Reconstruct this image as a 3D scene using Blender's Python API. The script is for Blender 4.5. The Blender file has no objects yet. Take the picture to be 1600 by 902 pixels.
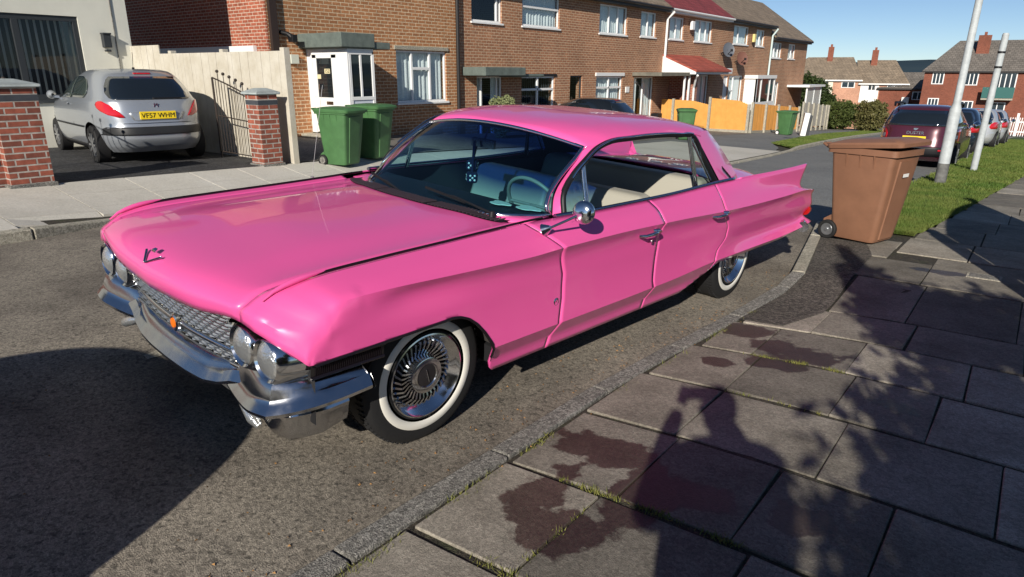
import bpy, bmesh, math, random
import numpy as np
from mathutils import Vector, Matrix
R_ = math.radians
scene = bpy.context.scene
COL = scene.collection

# ---------------------------------------------------------------- camera, sky, sun, exposure
F_PX, PITCH, YAW, ROLL, CAM_H = 1045.65, 0.31259, 0.65461, 0.00462, 1.5515
fw = Vector((-math.sin(YAW)*math.cos(PITCH), math.cos(YAW)*math.cos(PITCH), -math.sin(PITCH)))
rt = Vector((math.cos(YAW), math.sin(YAW), 0)); up = rt.cross(fw)
rt2 = math.cos(ROLL)*rt + math.sin(ROLL)*up; up2 = -math.sin(ROLL)*rt + math.cos(ROLL)*up
camd = bpy.data.cameras.new('camera'); cam = bpy.data.objects.new('camera', camd); COL.objects.link(cam)
m = Matrix((( rt2.x, up2.x, -fw.x, 0), (rt2.y, up2.y, -fw.y, 0), (rt2.z, up2.z, -fw.z, CAM_H), (0, 0, 0, 1)))
cam.matrix_world = m
camd.sensor_width = 36; camd.lens = F_PX/1600*36; camd.clip_start = 0.03; camd.clip_end = 6000
scene.camera = cam
SUN_EL, SUN_AZ = R_(25.5), R_(158.9)       # sun stands towards (sin az, cos az)
w = bpy.data.worlds.new('World'); scene.world = w; w.use_nodes = True
wn = w.node_tree.nodes; bg = wn['Background']
sky = wn.new('ShaderNodeTexSky'); sky.sky_type = 'NISHITA'; sky.sun_disc = False
sky.sun_elevation = SUN_EL; sky.sun_rotation = SUN_AZ; sky.altitude = 40; sky.air_density = .62; sky.dust_density = 0.0; sky.ozone_density = 3.0
w.node_tree.links.new(sky.outputs[0], bg.inputs[0]); bg.inputs[1].default_value = 0.064
sd = bpy.data.lights.new('sun', 'SUN'); sun = bpy.data.objects.new('sun', sd); COL.objects.link(sun)
sd.energy = 4.4; sd.angle = R_(0.55); sd.color = (1.0, 0.93, 0.82)
sdir = Vector((math.sin(SUN_AZ)*math.cos(SUN_EL), math.cos(SUN_AZ)*math.cos(SUN_EL), math.sin(SUN_EL)))
sun.rotation_euler = sdir.to_track_quat('Z', 'Y').to_euler()
scene.view_settings.view_transform = 'Standard'; scene.view_settings.look = 'None'
scene.view_settings.exposure = 0.36; scene.view_settings.gamma = 1.0
scene.render.engine = 'CYCLES'
scene.cycles.max_bounces = 8; scene.cycles.transparent_max_bounces = 12

# ---------------------------------------------------------------- helpers
class MB:
    def __init__(s): s.v = []; s.f = []; s.m = []
    def add(s, vs, fs, mi=0):
        b = len(s.v); s.v += [tuple(p) for p in vs]
        for f in fs: s.f.append(tuple(b+i for i in f)); s.m.append(mi)
    def box(s, x0, x1, y0, y1, z0, z1, mi=0):
        if x0 > x1: x0, x1 = x1, x0
        if y0 > y1: y0, y1 = y1, y0
        if z0 > z1: z0, z1 = z1, z0
        s.add([(x0,y0,z0),(x1,y0,z0),(x1,y1,z0),(x0,y1,z0),(x0,y0,z1),(x1,y0,z1),(x1,y1,z1),(x0,y1,z1)],
              [(0,3,2,1),(4,5,6,7),(0,1,5,4),(1,2,6,5),(2,3,7,6),(3,0,4,7)], mi)
    def hexa(s, p, mi=0):   # 8 points, bottom loop then top loop
        s.add(p, [(0,3,2,1),(4,5,6,7),(0,1,5,4),(1,2,6,5),(2,3,7,6),(3,0,4,7)], mi)
    def bar(s, a, b, w, h, mi=0, upv=(0,0,1)):
        a = Vector(a); b = Vector(b); d = (b-a).normalized(); u = Vector(upv)
        sd_ = d.cross(u)
        if sd_.length < 1e-4: sd_ = d.cross(Vector((1,0,0)))
        sd_.normalize(); u = sd_.cross(d)
        q = [a-sd_*w/2-u*h/2, a+sd_*w/2-u*h/2, a+sd_*w/2+u*h/2, a-sd_*w/2+u*h/2]
        s.hexa(q+[p+(b-a) for p in q], mi)
    def tube(s, path, r, n=8, mi=0, cap=True, closed=False):
        P = [Vector(p) for p in path]; N = len(P); rr = r if hasattr(r, '__len__') else [r]*N
        ref = None; rings = []
        for i in range(N):
            if closed: d = P[(i+1) % N]-P[i-1]
            else: d = P[min(i+1, N-1)]-P[max(i-1, 0)]
            d.normalize()
            if ref is None:
                ref = d.cross(Vector((0,0,1)))
                if ref.length < 1e-3: ref = d.cross(Vector((1,0,0)))
                ref.normalize()
            ref = (ref-d*ref.dot(d)); ref.normalize(); b = d.cross(ref)
            rings.append([P[i]+ref*math.cos(2*math.pi*k/n)*rr[i]+b*math.sin(2*math.pi*k/n)*rr[i] for k in range(n)])
        vs = [p for r_ in rings for p in r_]; fs = []
        for i in range(N if closed else N-1):
            j = (i+1) % N
            for k in range(n):
                k2 = (k+1) % n; fs.append((i*n+k, i*n+k2, j*n+k2, j*n+k))
        if cap and not closed: fs += [tuple(range(n))[::-1], tuple((N-1)*n+k for k in range(n))]
        s.add(vs, fs, mi)
    def cyl(s, a, b, r, n=16, mi=0, r2=None): s.tube([a, b], [r, r if r2 is None else r2], n, mi)
    def lathe(s, prof, c=(0,0,0), axis='x', n=32, mi=0, sgn=1):
        # prof: list of (along axis, radius)
        vs = []; fs = []
        for (a, r) in prof:
            for k in range(n):
                t = 2*math.pi*k/n; p, q = r*math.cos(t), r*math.sin(t)
                a_ = a*sgn
                if axis == 'x': vs.append((c[0]+a_, c[1]+p, c[2]+q))
                elif axis == 'y': vs.append((c[0]+p, c[1]+a_, c[2]+q))
                else: vs.append((c[0]+p, c[1]+q, c[2]+a_))
        for i in range(len(prof)-1):
            for k in range(n): k2 = (k+1) % n; fs.append((i*n+k, i*n+k2, (i+1)*n+k2, (i+1)*n+k))
        s.add(vs, fs, mi)
    def grid(s, G, mi=0, flip=False):   # G: rows of points
        R, Cn = len(G), len(G[0]); vs = [p for r_ in G for p in r_]; fs = []
        for i in range(R-1):
            for j in range(Cn-1):
                q = (i*Cn+j, i*Cn+j+1, (i+1)*Cn+j+1, (i+1)*Cn+j)
                fs.append(q[::-1] if flip else q)
        s.add(vs, fs, mi)
    def poly(s, outline, d, mi=0):      # planar outline (3D pts) thickened along vector d
        n = len(outline); d = Vector(d); a = [Vector(p) for p in outline]; b = [p+d for p in a]
        s.add(a+b, [tuple(range(n))[::-1], tuple(range(n, 2*n))]+[(i, (i+1) % n, n+(i+1) % n, n+i) for i in range(n)], mi)
    def mirror_x(s):
        n = len(s.v); s.v += [(-x, y, z) for x, y, z in s.v]
        s.f += [tuple(i+n for i in f)[::-1] for f in s.f]; s.m += list(s.m); return s
    def build(s, name, mats, parent=None, smooth=None, bevel=None, merge=True, solid=None, subsurf=0, inner=None):
        me = bpy.data.meshes.new(name); me.from_pydata(s.v, [], s.f)
        if not isinstance(mats, (list, tuple)): mats = [mats]
        for mt in mats: me.materials.append(mt)
        for p, mi in zip(me.polygons, s.m): p.material_index = mi
        bm = bmesh.new(); bm.from_mesh(me)
        if merge: bmesh.ops.remove_doubles(bm, verts=bm.verts, dist=1e-5)
        bmesh.ops.dissolve_degenerate(bm, dist=1e-6, edges=bm.edges)
        bmesh.ops.recalc_face_normals(bm, faces=bm.faces)
        bm.to_mesh(me); bm.free()
        if smooth is not None:
            for p in me.polygons: p.use_smooth = True
            me.set_sharp_from_angle(angle=R_(smooth))
        o = bpy.data.objects.new(name, me); COL.objects.link(o)
        if parent is not None: o.parent = parent
        if solid: md = o.modifiers.new('s', 'SOLIDIFY'); md.thickness = solid; md.offset = -1
        if solid and inner: o.data.materials.append(inner); md.material_offset = len(mats)
        if bevel:
            md = o.modifiers.new('b', 'BEVEL'); md.width = bevel; md.segments = 2; md.limit_method = 'ANGLE'; md.angle_limit = R_(35)
            if smooth is None:
                for p in me.polygons: p.use_smooth = True
                md.harden_normals = True
        if subsurf: md = o.modifiers.new('ss', 'SUBSURF'); md.levels = md.render_levels = subsurf
        return o
def empty(name, loc=(0,0,0), rz=0):
    o = bpy.data.objects.new(name, None); COL.objects.link(o); o.location = loc; o.rotation_euler = (0,0,rz); o.empty_display_size = 0.2; return o
def tag(o, label=None, cat=None, group=None, kind=None):
    if label: o['label'] = label
    if cat: o['category'] = cat
    if group: o['group'] = group
    if kind: o['kind'] = kind
    return o
def kids(o): return [c for c in bpy.data.objects if c.parent == o]
def copy_tree(o, parent=None):
    ch = kids(o); c = o.copy(); COL.objects.link(c); c.parent = parent
    for k in ch: copy_tree(k, c)
    return c
def lerp(a, b, t): return a+(b-a)*t
def interp(x, xs, ys): return float(np.interp(x, xs, ys))
def pchip(xs, Y):
    xs = np.array(xs, float); Y = np.array(Y, float)
    h = np.diff(xs); sh = (-1,)+(1,)*(Y.ndim-1); hh = h.reshape(sh); d = np.diff(Y, axis=0)/hh
    m_ = np.zeros_like(Y); m_[0] = d[0]; m_[-1] = d[-1]
    for i in range(1, len(xs)-1):
        a, b = d[i-1], d[i]; w1, w2 = 2*h[i]+h[i-1], h[i]+2*h[i-1]
        with np.errstate(divide='ignore', invalid='ignore'):
            t = (w1+w2)/(w1/a+w2/b)
        m_[i] = np.where(a*b > 0, t, 0)
    def f(x):
        x = min(max(x, xs[0]), xs[-1]); i = min(max(int(np.searchsorted(xs, x)-1), 0), len(xs)-2)
        t = (x-xs[i])/h[i]; t2, t3 = t*t, t*t*t
        return (2*t3-3*t2+1)*Y[i]+(t3-2*t2+t)*h[i]*m_[i]+(-2*t3+3*t2)*Y[i+1]+(t3-t2)*h[i]*m_[i+1]
    return f
def section(pts, crease, n):
    """smooth curve through control points with corners where crease is set; returns sampled points and the index of each control point"""
    P = [np.array(p, float) for p in pts]; K = len(P); out = []; idx = []
    for i in range(K-1):
        d = P[i+1]-P[i]
        def tan(j, side):
            if j == 0 or j == K-1 or crease[j]: return d
            a = P[j]-P[j-1]; b = P[j+1]-P[j]; la, lb = np.linalg.norm(a)+1e-9, np.linalg.norm(b)+1e-9
            t = (a/la*lb+b/lb*la)/(la+lb); return t*np.linalg.norm(d)
        m0, m1 = tan(i, 1), tan(i+1, 0); idx.append(len(out))
        for k in range(n[i]):
            t = k/n[i]; t2, t3 = t*t, t**3
            out.append((2*t3-3*t2+1)*P[i]+(t3-2*t2+t)*m0+(-2*t3+3*t2)*P[i+1]+(t3-t2)*m1)
    idx.append(len(out)); out.append(P[-1]); return out, idx

# ---------------------------------------------------------------- materials
def mat(name, col, rough=0.6, metal=0.0, coat=0.0, spec=0.5, var=0.0, vscale=8.0, bump=0.0, bscale=40.0, col2=None, alpha=1.0, emit=None, trans=0.0, ior=1.45, rvar=0.0):
    M = bpy.data.materials.new(name); M.use_nodes = True; nt = M.node_tree; b = nt.nodes['Principled BSDF']
    b.inputs['Base Color'].default_value = (*col, 1); b.inputs['Roughness'].default_value = rough; b.inputs['Metallic'].default_value = metal
    b.inputs['Coat Weight'].default_value = coat; b.inputs['Coat Roughness'].default_value = 0.04; b.inputs['Specular IOR Level'].default_value = spec
    b.inputs['Transmission Weight'].default_value = trans; b.inputs['IOR'].default_value = ior
    if alpha < 1: b.inputs['Alpha'].default_value = alpha
    if emit: b.inputs['Emission Color'].default_value = (*col, 1); b.inputs['Emission Strength'].default_value = emit
    if var or bump or rvar or col2:
        tc = nt.nodes.new('ShaderNodeTexCoord'); n = nt.nodes.new('ShaderNodeTexNoise'); n.inputs['Scale'].default_value = vscale; n.inputs['Detail'].default_value = 8; n.inputs['Roughness'].default_value = 0.65
        nt.links.new(tc.outputs['Object'], n.inputs['Vector'])
        if var or col2:
            mx = nt.nodes.new('ShaderNodeMix'); mx.data_type = 'RGBA'; cr = nt.nodes.new('ShaderNodeMapRange')
            cr.inputs[1].default_value = .3; cr.inputs[2].default_value = .7; nt.links.new(n.outputs['Fac'], cr.inputs[0]); nt.links.new(cr.outputs[0], mx.inputs[0])
            c2 = col2 if col2 else tuple(min(1, c*(1+var)) for c in col); c1 = tuple(c*(1-var) for c in col) if not col2 else col
            mx.inputs[6].default_value = (*c1, 1); mx.inputs[7].default_value = (*c2, 1); nt.links.new(mx.outputs[2], b.inputs['Base Color'])
        if rvar:
            rr = nt.nodes.new('ShaderNodeMapRange'); rr.inputs[1].default_value = .3; rr.inputs[2].default_value = .7
            rr.inputs[3].default_value = rough; rr.inputs[4].default_value = rough+rvar; nt.links.new(n.outputs['Fac'], rr.inputs[0]); nt.links.new(rr.outputs[0], b.inputs['Roughness'])
        if bump:
            n2 = nt.nodes.new('ShaderNodeTexNoise'); n2.inputs['Scale'].default_value = bscale; n2.inputs['Detail'].default_value = 6
            nt.links.new(tc.outputs['Object'], n2.inputs['Vector']); bp = nt.nodes.new('ShaderNodeBump'); bp.inputs['Strength'].default_value = bump; bp.inputs['Distance'].default_value = 0.01
            nt.links.new(n2.outputs['Fac'], bp.inputs['Height']); nt.links.new(bp.outputs[0], b.inputs['Normal'])
    return M
def glass(name, tint, refl=1.0, rough=0.0, mixv=None):
    """thin tinted pane: fresnel mix of clear tinted transparency and mirror"""
    M = bpy.data.materials.new(name); M.use_nodes = True; nt = M.node_tree; nt.nodes.clear()
    o = nt.nodes.new('ShaderNodeOutputMaterial'); t = nt.nodes.new('ShaderNodeBsdfTransparent'); t.inputs[0].default_value = (*tint, 1)
    g = nt.nodes.new('ShaderNodeBsdfGlossy'); g.inputs[1].default_value = rough; g.inputs[0].default_value = (refl, refl, refl, 1)
    fr = nt.nodes.new('ShaderNodeFresnel'); ge = nt.nodes.new('ShaderNodeNewGeometry'); ma = nt.nodes.new('ShaderNodeMath'); ma.operation = 'MULTIPLY_ADD'; ma.inputs[1].default_value = -.8333; ma.inputs[2].default_value = 1.5
    nt.links.new(ge.outputs['Backfacing'], ma.inputs[0]); nt.links.new(ma.outputs[0], fr.inputs[0]); mx = nt.nodes.new('ShaderNodeMixShader')
    nt.links.new(fr.outputs[0], mx.inputs[0]); nt.links.new(t.outputs[0], mx.inputs[1]); nt.links.new(g.outputs[0], mx.inputs[2]); nt.links.new(mx.outputs[0], o.inputs[0])
    return M, nt, t
def brickmat(name, c1, c2, mortar, scale=1.0, bias=0.0, bw=.225, rh=.075, ms=.010, dirt=.25):
    M = bpy.data.materials.new(name); M.use_nodes = True; nt = M.node_tree; N = nt.nodes; L = nt.links; b = N['Principled BSDF']; b.inputs['Roughness'].default_value = .88
    g = N.new('ShaderNodeNewGeometry'); sp = N.new('ShaderNodeSeparateXYZ'); L.new(g.outputs['Position'], sp.inputs[0])
    ad = N.new('ShaderNodeMath'); ad.operation = 'ADD'; L.new(sp.outputs[0], ad.inputs[0]); L.new(sp.outputs[1], ad.inputs[1])
    cb = N.new('ShaderNodeCombineXYZ'); L.new(ad.outputs[0], cb.inputs[0]); L.new(sp.outputs[2], cb.inputs[1])
    br = N.new('ShaderNodeTexBrick'); br.offset = .5; br.inputs['Scale'].default_value = 1.0; br.inputs['Mortar Size'].default_value = ms; br.inputs['Mortar Smooth'].default_value = .3
    br.inputs['Bias'].default_value = bias; br.inputs['Brick Width'].default_value = bw; br.inputs['Row Height'].default_value = rh
    br.inputs['Color1'].default_value = (*c1, 1); br.inputs['Color2'].default_value = (*c2, 1); br.inputs['Mortar'].default_value = (*mortar, 1)
    L.new(cb.outputs[0], br.inputs['Vector'])
    n = N.new('ShaderNodeTexNoise'); n.inputs['Scale'].default_value = .55; n.inputs['Detail'].default_value = 9; n.inputs['Roughness'].default_value = .7; L.new(g.outputs['Position'], n.inputs['Vector'])
    mr = N.new('ShaderNodeMapRange'); mr.inputs[1].default_value = .3; mr.inputs[2].default_value = .7; mr.inputs[3].default_value = 1-dirt; mr.inputs[4].default_value = 1+dirt*.6; L.new(n.outputs['Fac'], mr.inputs[0])
    n3 = N.new('ShaderNodeTexNoise'); n3.inputs['Scale'].default_value = 14; n3.inputs['Detail'].default_value = 4; L.new(g.outputs['Position'], n3.inputs['Vector'])
    mr3 = N.new('ShaderNodeMapRange'); mr3.inputs[1].default_value = .3; mr3.inputs[2].default_value = .7; mr3.inputs[3].default_value = .78; mr3.inputs[4].default_value = 1.2; L.new(n3.outputs['Fac'], mr3.inputs[0])
    mm = N.new('ShaderNodeMath'); mm.operation = 'MULTIPLY'; L.new(mr.outputs[0], mm.inputs[0]); L.new(mr3.outputs[0], mm.inputs[1])
    vm = N.new('ShaderNodeVectorMath'); vm.operation = 'SCALE'; L.new(br.outputs['Color'], vm.inputs[0]); L.new(mm.outputs[0], vm.inputs['Scale']); L.new(vm.outputs[0], b.inputs['Base Color'])
    bp = N.new('ShaderNodeBump'); bp.invert = True; bp.inputs['Strength'].default_value = .6; bp.inputs['Distance'].default_value = .008; L.new(br.outputs['Fac'], bp.inputs['Height']); L.new(bp.outputs[0], b.inputs['Normal'])
    return M
PINK = mat('pink_paint', (0.82, 0.105, 0.35), rough=.34, coat=.85, spec=.4)
CHROME = mat('chrome', (.72, .73, .75), rough=.07, metal=1.0, rvar=.10, vscale=9)
CHROME2 = mat('old_chrome', (.58, .58, .59), rough=.10, metal=1.0, rvar=.14, vscale=9, bump=.03, bscale=18)
GRILLE = mat('grille_metal', (.62, .61, .56), rough=.3, metal=1.0)
RUBBER = mat('rubber', (.012, .012, .013), rough=.75, bump=.2, bscale=60)
BLACK = mat('black_trim', (.008, .008, .01), rough=.5)
DARK = mat('dark_inside', (.006, .006, .008), rough=.9)
WHITEWALL = mat('whitewall', (.72, .70, .64), rough=.55)
CREAM = mat('cream_leather', (.38, .365, .31), rough=.5, bump=.05)
DASH = mat('dash_black', (.015, .018, .028), rough=.55)
LENS = mat('headlight_lens', (.80,.83,.84), rough=.16, metal=.85, spec=.8, bump=.35, bscale=90)
PURPLE = mat('dark_trim', (.02, .015, .02), rough=.25, metal=.5)
ORANGE = mat('orange_badge', (.75, .16, .01), rough=.35)
WPLASTIC = mat('white_plastic', (.80, .81, .82), rough=.35)
# ================================================================ PINK CAR
CX, CY, CS, CA, CK = -2.9091, 2.0444, 0.02812, 0.07423, -0.06077
nn = Vector((-CK, CS, 1)).normalized(); e_ = Vector((0, 1, -CS)).normalized(); l_ = e_.cross(nn)
e2 = math.cos(CA)*e_+math.sin(CA)*l_; l2 = -math.sin(CA)*e_+math.cos(CA)*l_
car = empty('pink_classic_car'); car.matrix_world = Matrix(((l2.x, e2.x, nn.x, CX), (l2.y, e2.y, nn.y, CY), (l2.z, e2.z, nn.z, -CS*CY), (0,0,0,1)))
tag(car, 'bright pink classic saloon with tail fins and whitewall tyres parked by the kerb', 'car')
# features: C centre, H hood, S seam/deck edge, Rg ridge/belt/fin top, Sh shoulder, L1 crease, L2, G groove, L3 lower crease, U under, R rocker ; each (v,u,z)
def row(u, C, H, S, Rg, Sh, L1, L2=(.975,.67), G=(.984,.54), L3=(1.0,.425), U=(.942,.330), R=(.930,.262)):
    k = interp(u, [-.76, -.68, -.50, -.2, 5], [0, -.45, -.30, 1, 1]); uu = L1[2] if len(L1) > 2 else u
    M = (lerp((L1[0]+L2[0])/2, L1[0]-.019, k), lerp((L1[1]+L2[1])/2, L1[1]-.038, k), uu+((L2[2]-L1[2])*.3 if len(L1) > 2 and len(L2) > 2 else 0))
    return [(p[0], p[2] if len(p) > 2 else u, p[1]) for p in (C, H, S, Rg, Sh, L1, M, L2, G, L3, U, R)]
tp = (.953, .601, -.642)
ST = [
 (-.80, row(-.75, (0,.690,-.832), (.40,.702,-.812), (.69,.728,-.772), (.775,.715,-.765), (.878,.668,-.715), (.938,.622,-.668), tp, tp, tp, tp, tp)),
 (-.79, row(-.75, (0,.750,-.853), (.40,.760,-.832), (.695,.768,-.778), (.778,.757,-.763), (.862,.716,-.715), (.938,.672,-.655), (.955,.64,-.635), (.956,.62,-.635), (.956,.60,-.635), (.956,.59,-.635), (.956,.58,-.635))),
 (-.75, row(-.75, (0,.806,-.825), (.40,.812,-.805), (.705,.803,-.748), (.785,.800,-.718), (.868,.765,-.665), (.940,.727,-.612), (.958,.67,-.605), (.958,.62,-.605), (.956,.5,-.60), (.93,.325,-.60), (.925,.262,-.60))),
 (-.68, row(-.68, (0,.845,-.74), (.40,.846,-.73), (.71,.840,-.68), (.79,.848,-.645), (.878,.818,-.60), (.938,.785,-.565), (.961,.68,-.565), (.961,.6,-.56), (.975,.5,-.56), (.93,.325,-.56), (.925,.262,-.56))),
 (-.50, row(-.50, (0,.885), (.40,.880), (.718,.868), (.795,.884), (.884,.857), (.948,.826), (.965,.69), (.967,.60))),
 (-.20, row(-.20, (0,.918), (.40,.909), (.720,.886), (.797,.901), (.893,.873), (.976,.842), (.971,.68), (.974,.58))),
 ( .20, row( .20, (0,.935), (.40,.926), (.725,.902), (.80,.918), (.905,.882), (.994,.840))),
 ( .55, row( .55, (0,.945), (.40,.937), (.73,.918), (.805,.935), (.915,.891), (1.0,.838))),
 ( .80, row( .80, (0,.945), (.40,.937), (.735,.928), (.815,.948), (.922,.901), (1.0,.845))),
 (1.30, row(1.30, (0,.94), (.40,.937), (.80,.935), (.856,.953), (.936,.912), (1.0,.849))),
 (2.00, row(2.00, (0,.94), (.40,.937), (.80,.94), (.862,.960), (.937,.914), (1.0,.838), L3=(1.0,.43))),
 (2.70, row(2.70, (0,.97), (.40,.967), (.80,.955), (.868,.985), (.937,.922), (1.0,.818), L3=(1.0,.452))),
 (3.20, row(3.20, (0,.985), (.40,.98), (.82,.958), (.892,1.002), (.937,.905), (1.0,.812), (.968,.66), (.958,.53), (1.0,.452))),
 (3.80, row(3.80, (0,.965), (.40,.96), (.85,.935), (.922,1.018), (.938,.885), (1.0,.815), (.965,.66), (.945,.508), (1.0,.452))),
 (4.20, row(4.20, (0,.925), (.40,.92), (.85,.90), (.930,1.030,4.20), (.938,.872,4.14), (.998,.824,4.30), (.972,.66,4.34), (.945,.52,4.30), (1.0,.468,4.36), (.96,.42,4.30), (.95,.40,4.30))),
 (4.43, row(4.43, (0,.86,4.40), (.40,.855,4.40), (.85,.84,4.36), (.930,1.040,4.435), (.938,.866,4.33), (.985,.800,4.60), (.966,.650,4.672), (.942,.566,4.575), (.990,.492,4.70), (.965,.442,4.61), (.955,.43,4.61))),
]
FT = pchip([s_[0] for s_ in ST], [s_[1] for s_ in ST])
CRE = [0,0,0,1,0,1,0,0,0,1,1,0]; NS = [5,6,4,4,5,3,6,6,5,4,3]; CRE_F = [0,0,0,1,0,0,0,0,0,1,1,0]
IDX = [0]
for n_ in NS: IDX.append(IDX[-1]+n_)
from functools import lru_cache
@lru_cache(maxsize=20000)
def SEC(u):
    pts, _ = section(list(FT(u)), CRE if u > -.40 else CRE_F, NS); return pts
def botz(u):   # lower edge of the side, actual u
    if u < .0: return interp(u, [-.70, -.65, 0], [.604, .606, .632])
    if u < .375: return interp(u, [0, .05, .10, .15, .20, .25, .30, .335, .36, .375], [.632, .635, .628, .608, .572, .520, .450, .372, .29, .26])
    if u < 2.30: return .10
    return interp(u, [2.30, 2.45, 2.60, 2.74, 2.85, 3.2, 4.2, 4.7], [.262, .30, .345, .425, .425, .422, .430, .452])
def panel(r0, r1, ua, ub, n, clip=True, us=None):
    """grid of the body surface, rows r0..r1 (sample indices), nominal u from ua(z) to ub(z)"""
    G = []
    for j in range(n+1):
        t = j/n; colp = []
        for r in range(r0, r1+1):
            zz = SEC(.9)[r][2] if r > 15 else .95
            a = ua(zz) if callable(ua) else ua; b = ub(zz) if callable(ub) else ub
            if us is not None: u = a+(b-a)*us[j]
            else: u = a+(b-a)*t
            colp.append(np.array(SEC(round(float(u), 4))[r]))
        if clip:
            out = []; cut = None
            for k, p in enumerate(colp):
                bz = botz(p[1])
                if cut is not None: out.append(cut); continue
                if p[2] < bz and k > 0:
                    q = colp[k-1]; bq = botz(q[1]); d0 = q[2]-bq; d1 = bz-p[2]; tt = d0/(d0+d1) if d0+d1 > 1e-9 else 0
                    cut = q+(p-q)*max(0, min(1, tt)); out.append(cut)
                else: out.append(p)
            colp = out
        G.append(colp)
    return G
def uspace(lst): return list(lst)
rS, rRg, rEnd = IDX[2], IDX[3], IDX[-1]
d1 = lambda z: interp(z, [.26, .44, .55, .69, .855, .95, 1.0], [.80, .82, .844, .844, .790, .70, .64])
d2 = lambda z: interp(z, [.26, .42, .47, .63, .70, .85, .95], [1.79, 1.80, 1.788, 1.806, 1.815, 1.83, 1.835])
d3 = lambda z: interp(z, [.26, .45, .53, .595, .68, .756, .85, .91, .98], [2.64, 2.66, 2.70, 2.83, 2.845, 2.80, 2.70, 2.70, 2.76])
g = .0025
hu = [0, .008, .02, .035, .055]+list(np.linspace(.08, 1, 40))
# hood
cowl_edge = lambda v: .60+.16*min(1, (v/.72)**2)
def hoodG():
    G = []
    for j in range(46):
        t = ([0, .003, .007, .014, .022, .034]+list(np.linspace(.05, 1, 40)))[j]; col_ = []
        for r in range(0, rS+1):
            v = SEC(.2)[r][0]; u = lerp(-.80, cowl_edge(v), t); p = np.array(SEC(round(u, 4))[r])
            if r == rS: p = p-np.array([.003, 0, 0])
            col_.append(p)
        G.append(col_)
    return G
hb = MB(); hb.grid(hoodG()); hb.mirror_x(); hood = hb.build('hood', PINK, car, smooth=40, solid=.012)
def sides(name, r0, r1, ua, ub, n, us=None, smooth=24):
    for sg in (1, -1):
        b = MB(); b.grid([[(p[0]*sg, p[1], p[2]) for p in c] for c in panel(r0, r1, ua, ub, n, us=us)])
        o = b.build(name, PINK, car, smooth=smooth, solid=.012, inner=DARK)
        if name == 'front_fender' and sg == 1: pass
sides('front_fender', rS, rEnd, -.80, lambda z: d1(z)-g, 90, us=[0, .003, .006, .012, .02, .031, .045, .06]+list(np.linspace(.075, 1, 83)))
sides('front_door', rRg, rEnd, lambda z: d1(z)+g, lambda z: d2(z)-g, 30)
sides('rear_door', rRg, rEnd, lambda z: d2(z)+g, lambda z: d3(z)-g, 40)
sides('rear_quarter_panel', rRg, rEnd, lambda z: d3(z)+g, 4.43, 60)
# deck with inner fin faces
b = MB(); G = []
for u in np.linspace(3.12, 4.43, 40): G.append([SEC(round(float(u), 4))[r] for r in range(0, rRg+1)])
b.grid(G); b.mirror_x(); deck = b.build('boot_lid', PINK, car, smooth=30, solid=.01)
b = MB()     # tail panel closing the rear
L_ = [SEC(4.43)[r] for r in range(rRg, rEnd+1)]
G = [[(p[0]*t, p[1]-.05*(1-abs(t)), min(p[2], .855+.18*abs(t)**14) if abs(t) < .99 else p[2]) for r_, p in enumerate(L_)] for t in (-1, -.9, -.5, 0, .5, .9, 1)]
b.grid(G); b.build('tail_panel', PINK, car, smooth=40)
b = MB()
b.tube([(-1.0, 4.45, .47), (-.9, 4.68, .46), (0, 4.75, .45), (.9, 4.68, .46), (1.0, 4.45, .47)], [.05, .07, .07, .07, .05], 10); b.build('rear_bumper', CHROME2, car, smooth=50)
for sg in (1, -1):
    b = MB(); b.lathe([(0, .0), (0, .05), (.05, .045), (.07, 0)], (sg*.93, 4.62, .60), 'y', 16); b.build('tail_lamp', mat('red_lens', (.35, .01, .01), rough=.15) if sg == 1 else bpy.data.materials['red_lens'], car, smooth=50)
# scuttle: strip between hood and glass, with black air grilles
b = MB(); G = []
WB = lambda v: (v, .672+.04*v*v+.285*(abs(v)/.757)**5, .928+.024*v*v)
for k in range(41):
    v = -.757+1.514*k/40; w_ = WB(v); ce = cowl_edge(min(abs(v), .76)) ; sv = SEC(round(ce, 4)); zz = interp(abs(v), [p[0] for p in sv[:rS+3]], [p[2] for p in sv[:rS+3]])
    G.append([(v, ce+.004, zz-.002), (v, lerp(ce, w_[1], .45), max(zz, w_[2])-.002), (v, w_[1]+.02, w_[2]-.003)])
b.grid(G); b.build('scuttle', PINK, car, smooth=50, solid=.01)
b = MB(); G = []
for k in range(61):
    v = -.70+1.36*k/60; ce = cowl_edge(min(abs(v), .76)); sv = SEC(round(ce, 4)); zz = interp(abs(v), [p[0] for p in sv[:rS+3]], [p[2] for p in sv[:rS+3]])
    G.append([(v, ce-.055, zz+.003), (v, ce+.055, zz+.006)])
b.grid(G)
for k in range(60):
    if k % 20 == 19: continue
    v = -.70+1.36*(k+.5)/60; ce = cowl_edge(min(abs(v), .76)); sv = SEC(round(ce, 4)); zz = interp(abs(v), [p[0] for p in sv[:rS+3]], [p[2] for p in sv[:rS+3]])
    b.bar((v-.004, ce-.05, zz+.008), (v+.004, ce+.05, zz+.010), .007, .006, 1)
b.build('air_grille', [BLACK, mat('vent_slats', (.05, .035, .045), rough=.5)], car)
# hidden inner structure
b = MB(); b.box(-.6, .6, -.55, .55, .22, .80); b.box(-.55, .55, -.62, -.5, .3, .62); b.box(-.90, .90, .42, 2.62, .27, .36); b.box(-.62, .62, 2.3, 4.2, .26, .75); b.box(-.90, .90, .46, .66, .27, .80)
b.box(-.92, .92, 3.75, 4.25, .46, .80); b.box(-.90,.90,2.58,2.66,.32,.80)
b.box(-.90, -.60, -.30, .46, .70, .82); b.box(.60, .90, -.30, .46, .70, .82); b.box(-.9, -.6, 2.6, 3.8, .72, .8); b.box(.6, .9, 2.6, 3.8, .72, .8)
b.build('underbody', DARK, car)
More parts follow.
